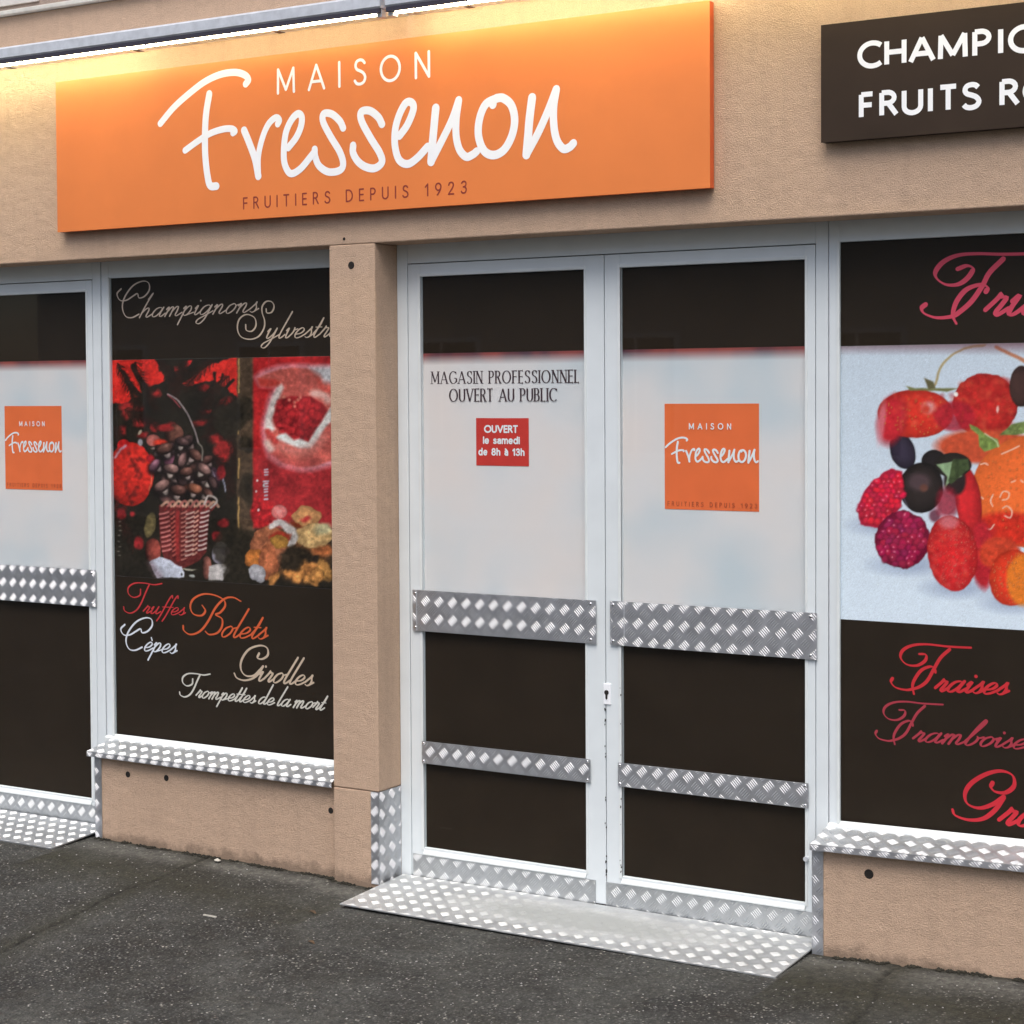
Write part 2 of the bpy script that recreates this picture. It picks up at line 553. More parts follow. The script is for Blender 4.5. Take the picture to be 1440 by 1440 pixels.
# sans capitals: (width, [stroke, ...]); a stroke that starts with 'c' is curved
O_ = arc(.47, .5, .47, .5, 90, 450, 25)
S_ = ['c', (.50, .86), (.40, .97), (.26, 1.0), (.10, .94), (.04, .77), (.11, .62), (.28, .54), (.44, .44), (.53, .26), (.45, .07), (.26, 0), (.09, .04), (0, .15)]
SANS = {
    'M': (.86, [[(0, 0), (0.02, 1)], [(0.02, 1), (.43, .12)], [(.43, .12), (.84, 1)], [(.84, 1), (.86, 0)]]),
    'A': (.80, [[(0, 0), (.40, 1)], [(.40, 1), (.80, 0)], [(.15, .32), (.65, .32)]]),
    'I': (.0, [[(0, 0), (0, 1)]]),
    'S': (.53, [S_]),
    'O': (.94, [['c'] + O_]),
    'N': (.64, [[(0, 0), (0, 1)], [(0, 1), (.64, 0)], [(.64, 0), (.64, 1)]]),
    'F': (.42, [[(0, 0), (0, 1)], [(0, 1), (.42, 1)], [(0, .52), (.39, .52)]]),
    'R': (.52, [[(0, 0), (0, 1)], ['l', (0, 1), (.22, 1)] + arc(.22, .76, .24, .24, 80, -80, 9) + [(.22, .52), (0, .52)], [(.24, .52), (.54, 0)]]),
    'P': (.48, [[(0, 0), (0, 1)], ['l', (0, 1), (.22, 1)] + arc(.22, .74, .26, .26, 80, -80, 9) + [(.22, .48), (0, .48)]]),
    'B': (.5, [[(0, 0), (0, 1)], ['l', (0, 1), (.22, 1)] + arc(.22, .76, .22, .24, 80, -80, 9) + [(.22, .52), (0, .52)], ['l', (.22, .52)] + arc(.22, .26, .28, .26, 80, -80, 9) + [(.22, 0), (0, 0)]]),
    'U': (.60, [['l', (0, 1), (0, .32)] + arc(.30, .30, .30, .30, 180, 360, 13) + [(.60, .32), (.60, 1)]]),
    'T': (.56, [[(0, 1), (.56, 1)], [(.28, 1), (.28, 0)]]),
    'E': (.42, [[(0, 0), (0, 1)], [(0, 1), (.42, 1)], [(0, .52), (.39, .52)], [(0, 0), (.43, 0)]]),
    'D': (.66, [[(0, 0), (0, 1)], ['l', (0, 1), (.22, 1)] + arc(.22, .5, .44, .5, 85, -85, 15) + [(.22, 0), (0, 0)]]),
    'L': (.40, [[(0, 0), (0, 1)], [(0, 0), (.40, 0)]]),
    'C': (.74, [['c'] + arc(.46, .5, .46, .5, 48, 312, 19)]),
    'G': (.80, [['c'] + arc(.46, .5, .46, .5, 48, 335, 21), [(.86, .42), (.86, .12)], [(.55, .44), (.86, .44)]]),
    'H': (.62, [[(0, 0), (0, 1)], [(.62, 0), (.62, 1)], [(0, .52), (.62, .52)]]),
    'V': (.74, [[(0, 1), (.37, 0)], [(.37, 0), (.74, 1)]]),
    '1': (.28, [[(.24, 0), (.24, 1)], [(.24, 1), (.0, .76)]]),
    '9': (.54, [['c'] + arc(.27, .70, .27, .30, 0, 360, 19), ['c', (.54, .70), (.48, .42), (.28, .14), (.16, 0)]]),
    '2': (.52, [['c', (.02, .78), (.10, .95), (.27, 1), (.44, .93), (.49, .74), (.40, .52), (.20, .26), (.0, .0)], [(0, 0), (.52, 0)]]),
    '3': (.50, [['c', (.03, .86), (.12, .97), (.27, 1), (.42, .93), (.46, .76), (.38, .58), (.20, .53)], ['c', (.20, .53), (.40, .48), (.50, .28), (.42, .07), (.24, 0), (.08, .04), (0, .16)]]),
    '8': (.54, [['c'] + arc(.27, .76, .22, .24, 90, 450, 17), ['c'] + arc(.27, .27, .27, .27, 90, 450, 17)]),
    'l': (.0, [[(0, 0), (0, 1.02)]]),
    'e': (.50, [['c'] + [(0, .36), (.50, .36)] + arc(.25, .35, .25, .35, 5, 315, 17)]),
    's': (.36, [['c', (.34, .60), (.20, .70), (.05, .62), (.04, .48), (.19, .38), (.33, .28), (.35, .10), (.18, 0), (0, .10)]]),
    'a': (.44, [['c', (.04, .60), (.20, .70), (.40, .62), (.42, .45), (.43, 0)], ['c', (.42, .40), (.20, .40), (.03, .30), (.02, .12), (.18, 0), (.36, .07), (.43, .22)]]),
    'm': (.76, [[(0, 0), (0, .70)], ['c', (0, .48), (.10, .65), (.22, .70), (.35, .62), (.38, .45), (.38, 0)], ['c', (.38, .48), (.48, .65), (.60, .70), (.72, .62), (.76, .45), (.76, 0)]]),
    'd': (.52, [['c'] + arc(.25, .35, .25, .35, 0, 360, 17), [(.51, 0), (.51, 1.04)]]),
    'i': (.0, [[(0, 0), (0, .70)], [(0, .92), (0, .97)]]),
    'h': (.44, [[(0, 0), (0, 1.04)], ['c', (0, .48), (.12, .65), (.24, .70), (.40, .62), (.44, .45), (.44, 0)]]),
}
SANS['à'] = (.44, SANS['a'][1] + [[(.08, 1.0), (.26, .82)]])


def sans(pr, text, x0, x1, z0, z1, t, space=0.30, stretch=None, each=None):
    """text between x0..x1 (outer edges) and z0..z1, stroke thickness t; tracking (or, with a set
    tracking, the letters' width) fills the length"""
    H = (z1 - z0) - t
    ws = sum((space if ch == ' ' else SANS[ch][0]) * H for ch in text)
    if stretch is None:
        k, tr = 1.0, (x1 - x0 - t - ws) / max(1, len(text) - 1)
    else:
        tr = stretch * H
        k = (x1 - x0 - t - tr * (len(text) - 1)) / ws
    x = x0 + t / 2
    for ch in text:
        w = space if ch == ' ' else SANS[ch][0]
        if ch != ' ':
            for st in SANS[ch][1]:
                kind = st[0] if isinstance(st[0], str) else ''
                pts = [(x + a * H * k, z0 + t / 2 + b * H) for a, b in (st[1:] if kind else st)]
                pr.stroke(pts, t, smooth=(kind == 'c'), round_=True, n=3)
            if each:                                # every letter a part of its own
                pr.build('letter', *each)
                pr = Print(pr.y)
        x += w * H * k + tr


def serif(pr, text, x0, x1, z0, z1, t, space=0.22):
    """condensed roman capitals: broad-pen strokes with slab-thin serifs"""
    H = z1 - z0
    k = 0.77
    total = sum((space if ch == ' ' else SANS[ch][0] * k) * H for ch in text)
    tr = (x1 - x0 - total) / (len(text) - 1)
    x = x0
    for i, ch in enumerate(text):
        if ch == ' ':
            x += space * H + tr
            continue
        for st in SANS[ch][1]:
            kind = st[0] if isinstance(st[0], str) else ''
            src = st[1:] if kind else st
            pts = [(x + a * H * k, z0 + b * H) for a, b in src]
            if not kind and len(pts) == 2:
                dx, dz = pts[1][0] - pts[0][0], pts[1][1] - pts[0][1]
                ang = math.atan2(abs(dz), dx * (1 if dz >= 0 else -1))
                w = t * 0.42 if abs(dz) < 1e-4 else (t if (ang > 1.65 or abs(dx) < 0.05 * H) else t * 0.5)
                if ch in 'NM' and abs(dx) < 0.05 * H and not (ch == 'M' and src[0][0] > .5):
                    w = t * 0.5
                pr.stroke(pts, w, smooth=False, round_=False)
                for q in pts:
                    if abs(dz) > 1e-4 and (abs(q[1] - z0) < 1e-4 or abs(q[1] - z1) < 1e-4) and not (ch in 'MNV' and abs(q[1] - z0) < 1e-4 and 0.1 < (q[0] - x) / (SANS[ch][0] * k * H + 1e-6) < 0.95) and not (ch == 'A' and abs(q[1] - z1) < 1e-4):
                        pr.stroke([(q[0] - t * 0.95, q[1]), (q[0] + t * 0.95, q[1])], t * 0.34, smooth=False, round_=False)
                if abs(dz) < 1e-4 and ch in 'FELT':
                    ends = (pts[1],) if ch != 'T' else pts
                    for q in ends:
                        pr.stroke([(q[0], q[1] - t * 0.6), (q[0], q[1] + t * 0.5)], t * 0.4, smooth=False, round_=False)
            else:
                pr.stroke(pts, t, smooth=(kind == 'c'), round_=False, pen=R(95), thin=0.35, n=3)
                if ch in 'CGS' and kind == 'c':
                    q = pts[0]
                    pr.stroke([(q[0] + t * .2, q[1] - t * 0.9), (q[0] + t * .2, q[1] + t * 0.9)], t * 0.4, smooth=False, round_=False)
        x += SANS[ch][0] * H * k + tr


# slanted script, x-height 1
SCR = {
    'a': (.92, [[(.60, .82), (.42, 1.0), (.16, .85), (.03, .4), (.12, .05), (.32, .05), (.52, .4), (.62, .9)], [(.64, 1.0), (.58, .4), (.62, .05), (.76, .05), (.95, .35)]]),
    'e': (.70, [[(.05, .35), (.36, .45), (.50, .75), (.34, 1.0), (.12, .8), (.02, .35), (.16, 0), (.42, .06), (.72, .38)]]),
    'd': (.92, [[(.60, .82), (.42, 1.0), (.16, .85), (.03, .4), (.12, .05), (.32, .05), (.52, .4), (.62, .9)], [(.62, 2.0), (.60, 1.0), (.58, .3), (.64, .03), (.78, .08), (.95, .35)]]),
    'h': (.86, [[(.10, 1.55), (.26, 1.95), (.16, 1.5), (.08, .9), (.04, 0)], [(.05, .45), (.24, .9), (.42, 1.0), (.50, .7), (.47, .2), (.58, 0), (.88, .35)]]),
    'm': (1.22, [[(.0, .75), (.12, 1.0), (.14, .6), (.10, 0)], [(.12, .45), (.30, .95), (.44, .95), (.46, .5), (.44, 0)], [(.45, .45), (.62, .95), (.78, .98), (.82, .5), (.80, .15), (.92, 0), (1.22, .35)]]),
    'n': (.90, [[(.0, .75), (.12, 1.0), (.14, .6), (.10, 0)], [(.12, .45), (.30, .92), (.46, 1.0), (.52, .7), (.48, .2), (.60, 0), (.90, .35)]]),
    'o': (.74, [[(.34, 1.0), (.12, .8), (.03, .38), (.14, .03), (.32, .03), (.52, .35), (.56, .75), (.42, .98), (.34, 1.0)], [(.42, .98), (.56, .82), (.76, .9)]]),
    'p': (.84, [[(.0, .75), (.12, 1.0), (.12, .3), (.08, -.95)], [(.12, .5), (.30, .95), (.48, .95), (.56, .55), (.44, .1), (.26, .0), (.14, .2)], [(.44, .06), (.84, .3)]]),
    'g': (.90, [[(.60, .82), (.42, 1.0), (.16, .85), (.03, .4), (.12, .05), (.32, .05), (.52, .4), (.62, .9)], [(.64, 1.0), (.60, .2), (.54, -.5), (.34, -.95), (.08, -.85), (.10, -.5), (.45, -.12), (.90, .35)]]),
    'i': (.44, [[(.0, .7), (.13, 1.0), (.10, .35), (.16, .03), (.28, .06), (.46, .35)], '.']),
    'l': (.42, [[(.20, 1.95), (.14, 1.4), (.07, .5), (.12, .03), (.26, .05), (.44, .35)]]),
    's': (.56, [[(.0, .35), (.22, .85), (.26, 1.08), (.28, .80), (.40, .45), (.38, .12), (.22, 0), (.06, .12)], [(.36, .08), (.58, .35)]]),
    't': (.46, [[(.0, .4), (.18, 1.1), (.20, 1.65)], [(.20, 1.65), (.12, .7), (.10, .25), (.18, 0), (.30, .06), (.48, .35)], [(-.04, 1.02), (.38, 1.02)]]),
    'r': (.66, [[(.0, .3), (.16, .85), (.20, 1.12), (.22, .92), (.42, .92), (.40, .5), (.36, .2), (.44, 0), (.68, .35)]]),
    'u': (.90, [[(.0, .7), (.12, 1.0), (.09, .4), (.14, .03), (.30, .06), (.50, .5), (.56, 1.0)], [(.56, 1.0), (.53, .4), (.58, .03), (.72, .06), (.92, .35)]]),
    'v': (.72, [[(.0, .75), (.12, 1.0), (.12, .4), (.18, .02), (.34, .1), (.52, .6), (.50, 1.0)], [(.50, 1.0), (.56, .8), (.74, .9)]]),
    'y': (.88, [[(.0, .7), (.12, 1.0), (.09, .4), (.14, .03), (.30, .06), (.50, .5), (.56, 1.0)], [(.56, 1.0), (.54, .2), (.48, -.5), (.30, -.95), (.04, -.85), (.08, -.5), (.45, -.12), (.90, .35)]]),
    'f': (.50, [[(.50, 1.75), (.38, 1.95), (.26, 1.6), (.20, .6), (.14, -.4), (.06, -.95)], [(.0, 1.0), (.46, 1.0)]]),
    'b': (.80, [[(-.02, .4), (.16, 1.1), (.42, 1.75), (.34, 1.97), (.16, 1.4), (.06, .4), (.14, .02), (.34, .04), (.52, .4), (.54, .8), (.44, .95)], [(.48, .85), (.62, .8), (.80, .92)]]),
    ' ': (.32, []),
}
SCR['è'] = (.70, SCR['e'][1] + [[(.16, 1.5), (.34, 1.2)]])


def script_text(pr, text, s, e, xh, thick, clip=None):
    nat = sum(SCR[c][0] for c in text)
    dx, dz = e[0] - s[0], e[1] - s[1]
    kx = dx / nat
    slant = 0.62 * xh
    up = lambda b, ch: b if b <= 1.13 or ch in 'irè' else 1 + (b - 1) * (1.4 if ch == 't' else 1.72)
    x = 0.0
    for ch in text:
        for st in SCR[ch][1]:
            if st == '.':
                px_, pz_ = x * kx + .14 * kx, 1.5 * xh
                c = (s[0] + px_ + 1.5 * slant, s[1] + pz_ + dz * px_ / dx)
                if clip is None or c[0] < clip:
                    pr.disc(c, thick * 0.55)
                continue
            pts = []
            for a, b in st:
                b = up(b, ch)
                lx = (x + a) * kx
                pts.append((s[0] + lx + b * slant, s[1] + b * xh + dz * lx / dx))
            pr.stroke(pts, thick, pen=R(66), thin=0.42, n=4, clip=clip)
        x += SCR[ch][0]


# ------------------------------------------------------------------ traced lettering, metres on the sign and window planes
LOGO = [([(-0.8732, 2.6117), (-0.8101, 2.663), (-0.737, 2.7063), (-0.6649, 2.7409), (-0.5938, 2.7588), (-0.5308, 2.7594), (-0.4893, 2.7464), (-0.4743, 2.7289), (-0.4862, 2.7155)], 0.022), ([(-0.6477, 2.6957), (-0.6629, 2.6288), (-0.6689, 2.5582), (-0.6685, 2.4816), (-0.6588, 2.4099), (-0.6471, 2.379), (-0.6202, 2.3757)], 0.0245), ([(-0.7601, 2.509), (-0.7035, 2.5362), (-0.6461, 2.5592), (-0.5893, 2.5695), (-0.5508, 2.5682), (-0.5348, 2.5588), (-0.544, 2.553)], 0.021), ([(-0.4952, 2.5584), (-0.4716, 2.5108), (-0.4481, 2.4553), (-0.4351, 2.398)], 0.0245), ([(-0.4351, 2.398), (-0.4342, 2.4651), (-0.4149, 2.5281), (-0.3885, 2.5715), (-0.3576, 2.5904), (-0.3422, 2.5811), (-0.3491, 2.5684)], 0.021), ([(-0.3049, 2.4852), (-0.271, 2.5172), (-0.2506, 2.5526), (-0.2469, 2.584), (-0.2634, 2.5959), (-0.2904, 2.577), (-0.3144, 2.5364), (-0.3238, 2.4786), (-0.3203, 2.4305), (-0.2958, 2.398), (-0.2555, 2.4102), (-0.2153, 2.4444), (-0.1939, 2.464)], 0.0225), ([(-0.1938, 2.4719), (-0.1921, 2.448), (-0.1759, 2.4154), (-0.1368, 2.3928), (-0.0912, 2.395), (-0.0767, 2.4164), (-0.0905, 2.4565), (-0.129, 2.5117), (-0.1579, 2.5611), (-0.1544, 2.587), (-0.1217, 2.5832), (-0.0895, 2.5582), (-0.0755, 2.5336)], 0.0225), ([(-0.0354, 2.4729), (-0.0356, 2.4481), (-0.0161, 2.4191), (0.0142, 2.3994), (0.0513, 2.3925), (0.0797, 2.4097), (0.0719, 2.4404), (0.0354, 2.4923), (0.0001, 2.55), (-0.0009, 2.5803), (0.0329, 2.5814), (0.0663, 2.5584), (0.0815, 2.5337)], 0.0235), ([(0.1503, 2.4902), (0.1823, 2.5246), (0.2057, 2.5713), (0.1994, 2.5935), (0.1764, 2.5943), (0.151, 2.5596), (0.134, 2.5121), (0.1328, 2.4578), (0.1483, 2.4132), (0.1812, 2.3973), (0.2174, 2.4127), (0.2601, 2.4474)], 0.0235), ([(0.2922, 2.5684), (0.2839, 2.5004), (0.2783, 2.4525), (0.2727, 2.3981)], 0.026), ([(0.2727, 2.3981), (0.3152, 2.4632), (0.3542, 2.5269), (0.3801, 2.586)], 0.0235), ([(0.3801, 2.586), (0.3701, 2.5256), (0.3697, 2.4724), (0.3821, 2.4289), (0.4073, 2.4047), (0.4326, 2.4104), (0.4465, 2.4189)], 0.0235), ([(0.5076, 2.5609), (0.5102, 2.5748), (0.5214, 2.5791), (0.4808, 2.5642), (0.4573, 2.5186), (0.4538, 2.466), (0.4735, 2.4196), (0.509, 2.4028), (0.5481, 2.4168), (0.5773, 2.4592), (0.5875, 2.5081), (0.5755, 2.5535), (0.5461, 2.578), (0.5214, 2.5802)], 0.0245), ([(0.6513, 2.5705), (0.6412, 2.5038), (0.636, 2.4521), (0.6295, 2.3953)], 0.026), ([(0.6295, 2.3953), (0.6724, 2.4598), (0.7101, 2.5292), (0.738, 2.5887)], 0.0235), ([(0.738, 2.5877), (0.7281, 2.5329), (0.729, 2.476), (0.7395, 2.4314), (0.762, 2.4045), (0.7839, 2.4075), (0.7976, 2.4183)], 0.0235)]
WORDS = [
(1, 'champignons', [[(-1.2327, 2.0493), (-1.2535, 2.0311), (-1.2389, 2.0072), (-1.2075, 2.0062), (-1.1759, 2.0198), (-1.1524, 2.029), (-1.1449, 2.013), (-1.1177, 2.018), (-1.0941, 2.0405), (-1.0976, 2.0668), (-1.1284, 2.0737), (-1.1753, 2.0578), (-1.2151, 2.0182), (-1.2275, 1.9804), (-1.2124, 1.9477), (-1.1811, 1.941), (-1.1458, 1.9529)]], 'hampignons', (-1.146, 1.9401), (-0.5893, 1.9458), 0.0338, (0.62, 0.47, 0.38), 0.0055),
(1, 'sylvestres', [[(-0.6415, 1.9017), (-0.6382, 1.882), (-0.6131, 1.8786), (-0.5949, 1.8978), (-0.6017, 1.926), (-0.6374, 1.9381), (-0.6701, 1.9221), (-0.6792, 1.8885), (-0.6637, 1.86), (-0.6242, 1.8496), (-0.5847, 1.8584), (-0.5595, 1.8858), (-0.5556, 1.9136), (-0.5659, 1.9418), (-0.5656, 1.9641), (-0.5476, 1.9814), (-0.5229, 1.9796), (-0.5125, 1.9626), (-0.5233, 1.9434), (-0.5446, 1.9412), (-0.5479, 1.9552)]], 'ylvestres', (-0.5563, 1.8511), (-0.1973, 1.8504), 0.0346, (0.66, 0.5, 0.38), 0.0055),
(1, 'truffes', [[(-1.1542, 0.9307), (-1.1584, 0.9087), (-1.1899, 0.8994), (-1.2149, 0.9129), (-1.2129, 0.9367), (-1.1812, 0.953), (-1.1343, 0.9553), (-1.0878, 0.9516), (-1.0491, 0.9576)], [(-1.111, 0.9505), (-1.131, 0.9172), (-1.1511, 0.8808), (-1.175, 0.8529), (-1.2066, 0.8393), (-1.2341, 0.8466), (-1.2394, 0.8612)]], 'ruffes', (-1.147, 0.8426), (-0.9424, 0.8466), 0.0272, (0.6, 0.035, 0.04), 0.0055),
(1, 'bolets', [[(-0.676, 0.9118), (-0.7123, 0.9242), (-0.7527, 0.9164), (-0.7937, 0.8826), (-0.8316, 0.8287), (-0.8694, 0.7918), (-0.9147, 0.7775), (-0.9448, 0.7901), (-0.9483, 0.8073)], [(-0.8569, 0.8878), (-0.8422, 0.8685), (-0.8611, 0.8501), (-0.8986, 0.8537), (-0.9133, 0.879), (-0.8978, 0.9088), (-0.8526, 0.9284), (-0.8005, 0.9282), (-0.7564, 0.9133), (-0.7494, 0.8908), (-0.7718, 0.8667), (-0.7941, 0.8568), (-0.7647, 0.8441), (-0.7651, 0.8155), (-0.7876, 0.7911), (-0.8248, 0.7831), (-0.8433, 0.7935)]], 'olets', (-0.7745, 0.7782), (-0.5639, 0.7824), 0.0402, (0.72, 0.12, 0.035), 0.0075),
(1, 'cepes', [[(-1.2348, 0.7945), (-1.2551, 0.7763), (-1.2408, 0.756), (-1.2101, 0.7579), (-1.1793, 0.773), (-1.1563, 0.7834), (-1.149, 0.7696), (-1.1224, 0.7765), (-1.0994, 0.7989), (-1.1028, 0.8223), (-1.1329, 0.8258), (-1.1788, 0.8073), (-1.2176, 0.768), (-1.2296, 0.7328), (-1.2148, 0.7047), (-1.1843, 0.7015), (-1.1498, 0.7153)]], 'èpes', (-1.1445, 0.7029), (-0.9871, 0.7018), 0.0343, (0.8, 0.8, 0.88), 0.0065),
(1, 'girolles', [[(-0.5953, 0.7295), (-0.6027, 0.7131), (-0.5812, 0.7106), (-0.556, 0.7265), (-0.5592, 0.7517), (-0.5914, 0.758), (-0.642, 0.7405), (-0.6751, 0.7013), (-0.6792, 0.6668), (-0.6577, 0.6455), (-0.6215, 0.6482), (-0.5961, 0.6671), (-0.5794, 0.6825)], [(-0.578, 0.6843), (-0.5998, 0.6555), (-0.6289, 0.6363), (-0.6652, 0.6279), (-0.6979, 0.634), (-0.7101, 0.6503)]], 'irolles', (-0.6073, 0.63), (-0.3617, 0.6307), 0.0363, (0.66, 0.5, 0.38), 0.0075),
(1, 'trompettes', [[(-0.9059, 0.6143), (-0.9092, 0.5957), (-0.934, 0.5873), (-0.9536, 0.5983), (-0.9521, 0.6183), (-0.9272, 0.6326), (-0.8902, 0.6353), (-0.8536, 0.6331), (-0.8231, 0.6388)], [(-0.8702, 0.6328), (-0.8856, 0.6068), (-0.9011, 0.5786), (-0.9195, 0.5568), (-0.944, 0.5458), (-0.9652, 0.5509), (-0.9693, 0.5619)]], 'rompettes de la mort', (-0.8954, 0.5485), (-0.3116, 0.5492), 0.0267, (0.72, 0.66, 0.6), 0.006),
(2, 'fruits', [[(1.9462, 1.9976), (1.9736, 2.0059), (1.9907, 1.9958), (1.9737, 1.9697), (1.9463, 1.9539), (1.9118, 1.9551), (1.8858, 1.9729), (1.8823, 1.9934), (1.9048, 2.0195), (1.9461, 2.0362), (2.0008, 2.0388), (2.0717, 2.0341), (2.135, 2.0323), (2.1745, 2.0313)], [(2.0768, 2.0206), (2.0382, 1.984), (2.018, 1.9481), (1.9875, 1.9056), (1.9533, 1.8764), (1.9293, 1.8636), (1.8842, 1.8614), (1.8493, 1.8742), (1.8415, 1.8897), (1.8527, 1.8996)], [(2.0282, 1.931), (2.0322, 1.9426), (2.0146, 1.9515), (1.9738, 1.9396), (1.9464, 1.9102), (1.9344, 1.8803), (1.9344, 1.8601), (1.9431, 1.8431)]], 'ruits', (2.0165, 1.863), (2.3016, 1.8636), 0.0551, (0.74, 0.065, 0.12), 0.013),
(2, 'fraises', [[(1.8352, 0.8925), (1.8551, 0.8917), (1.8529, 0.8743), (1.8287, 0.8585), (1.7976, 0.8597), (1.7797, 0.8779), (1.7864, 0.8999), (1.8153, 0.9161), (1.8594, 0.922), (1.9206, 0.9196), (1.9875, 0.9206)], [(1.925, 0.9113), (1.8989, 0.8861), (1.8793, 0.8526), (1.8596, 0.8169), (1.8376, 0.798), (1.8132, 0.7884), (1.7932, 0.7851), (1.7642, 0.7902), (1.7507, 0.8044), (1.7552, 0.8155)], [(1.8837, 0.8423), (1.8815, 0.8528), (1.8683, 0.8583), (1.8419, 0.8457), (1.8221, 0.8184), (1.8154, 0.7963), (1.8199, 0.7751)]], 'raises', (1.8772, 0.7882), (2.0885, 0.7942), 0.0326, (0.66, 0.024, 0.035), 0.0088),
(2, 'framboises', [[(1.7755, 0.7249), (1.7924, 0.7244), (1.7905, 0.7094), (1.7698, 0.6953), (1.7434, 0.6961), (1.7281, 0.7116), (1.7338, 0.7308), (1.7585, 0.7451), (1.7961, 0.7508), (1.8484, 0.7495), (1.9057, 0.7512)], [(1.8521, 0.7424), (1.8298, 0.7202), (1.8131, 0.6909), (1.7962, 0.6597), (1.7774, 0.6431), (1.7567, 0.6345), (1.7396, 0.6314), (1.7149, 0.6355), (1.7034, 0.6476), (1.7072, 0.6573)], [(1.8168, 0.682), (1.8149, 0.6911), (1.8037, 0.6957), (1.7812, 0.6844), (1.7642, 0.6605), (1.7586, 0.6414), (1.7624, 0.6231)]], 'ramboises', (1.8121, 0.6372), (2.1737, 0.6455), 0.0285, (0.46, 0.04, 0.065), 0.007),
(2, 'groseilles', [[(2.0503, 0.54), (2.0461, 0.5269), (2.0589, 0.5156), (2.0885, 0.5166), (2.1115, 0.538), (2.1073, 0.567), (2.0756, 0.5764), (2.0333, 0.5637), (1.9905, 0.5338), (1.9712, 0.502), (1.9778, 0.4729), (2.0121, 0.4639), (2.0505, 0.4787), (2.0822, 0.5033)], [(2.0822, 0.5012), (2.059, 0.4649), (2.025, 0.4356), (1.9822, 0.4265), (1.9433, 0.4349), (1.9345, 0.451)]], 'roseilles', (2.0612, 0.4237), (2.4741, 0.4422), 0.0444, (0.66, 0.022, 0.04), 0.0118)]
PICTURE_MAP = [293.745971, -5.860249, 559.943562, -47.081144, -414.644032, 1234.554248, -0.081432, -0.004947]

# ------------------------------------------------------------------ painter for the two printed photographs
def fbm(h, w, cell, octaves=4, seed=0, gain=0.5):
    g = np.random.default_rng(seed)
    out, amp, tot = np.zeros((h, w)), 1.0, 0.0
    for o in range(octaves):
        c = max(1.0, cell / 2 ** o)
        gh, gw = int(h / c) + 3, int(w / c) + 3
        n = g.random((gh, gw))
        y, x = np.arange(h) / c, np.arange(w) / c
        yi, xi = y.astype(int), x.astype(int)
        fy, fx = (y - yi)[:, None], (x - xi)[None, :]
        fy, fx = fy * fy * (3 - 2 * fy), fx * fx * (3 - 2 * fx)
        a, b = n[yi][:, xi], n[yi][:, xi + 1]
        c_, d = n[yi + 1][:, xi], n[yi + 1][:, xi + 1]
        out += amp * ((a * (1 - fx) + b * fx) * (1 - fy) + (c_ * (1 - fx) + d * fx) * fy)
        tot += amp
        amp *= gain
    return out / tot - 0.5


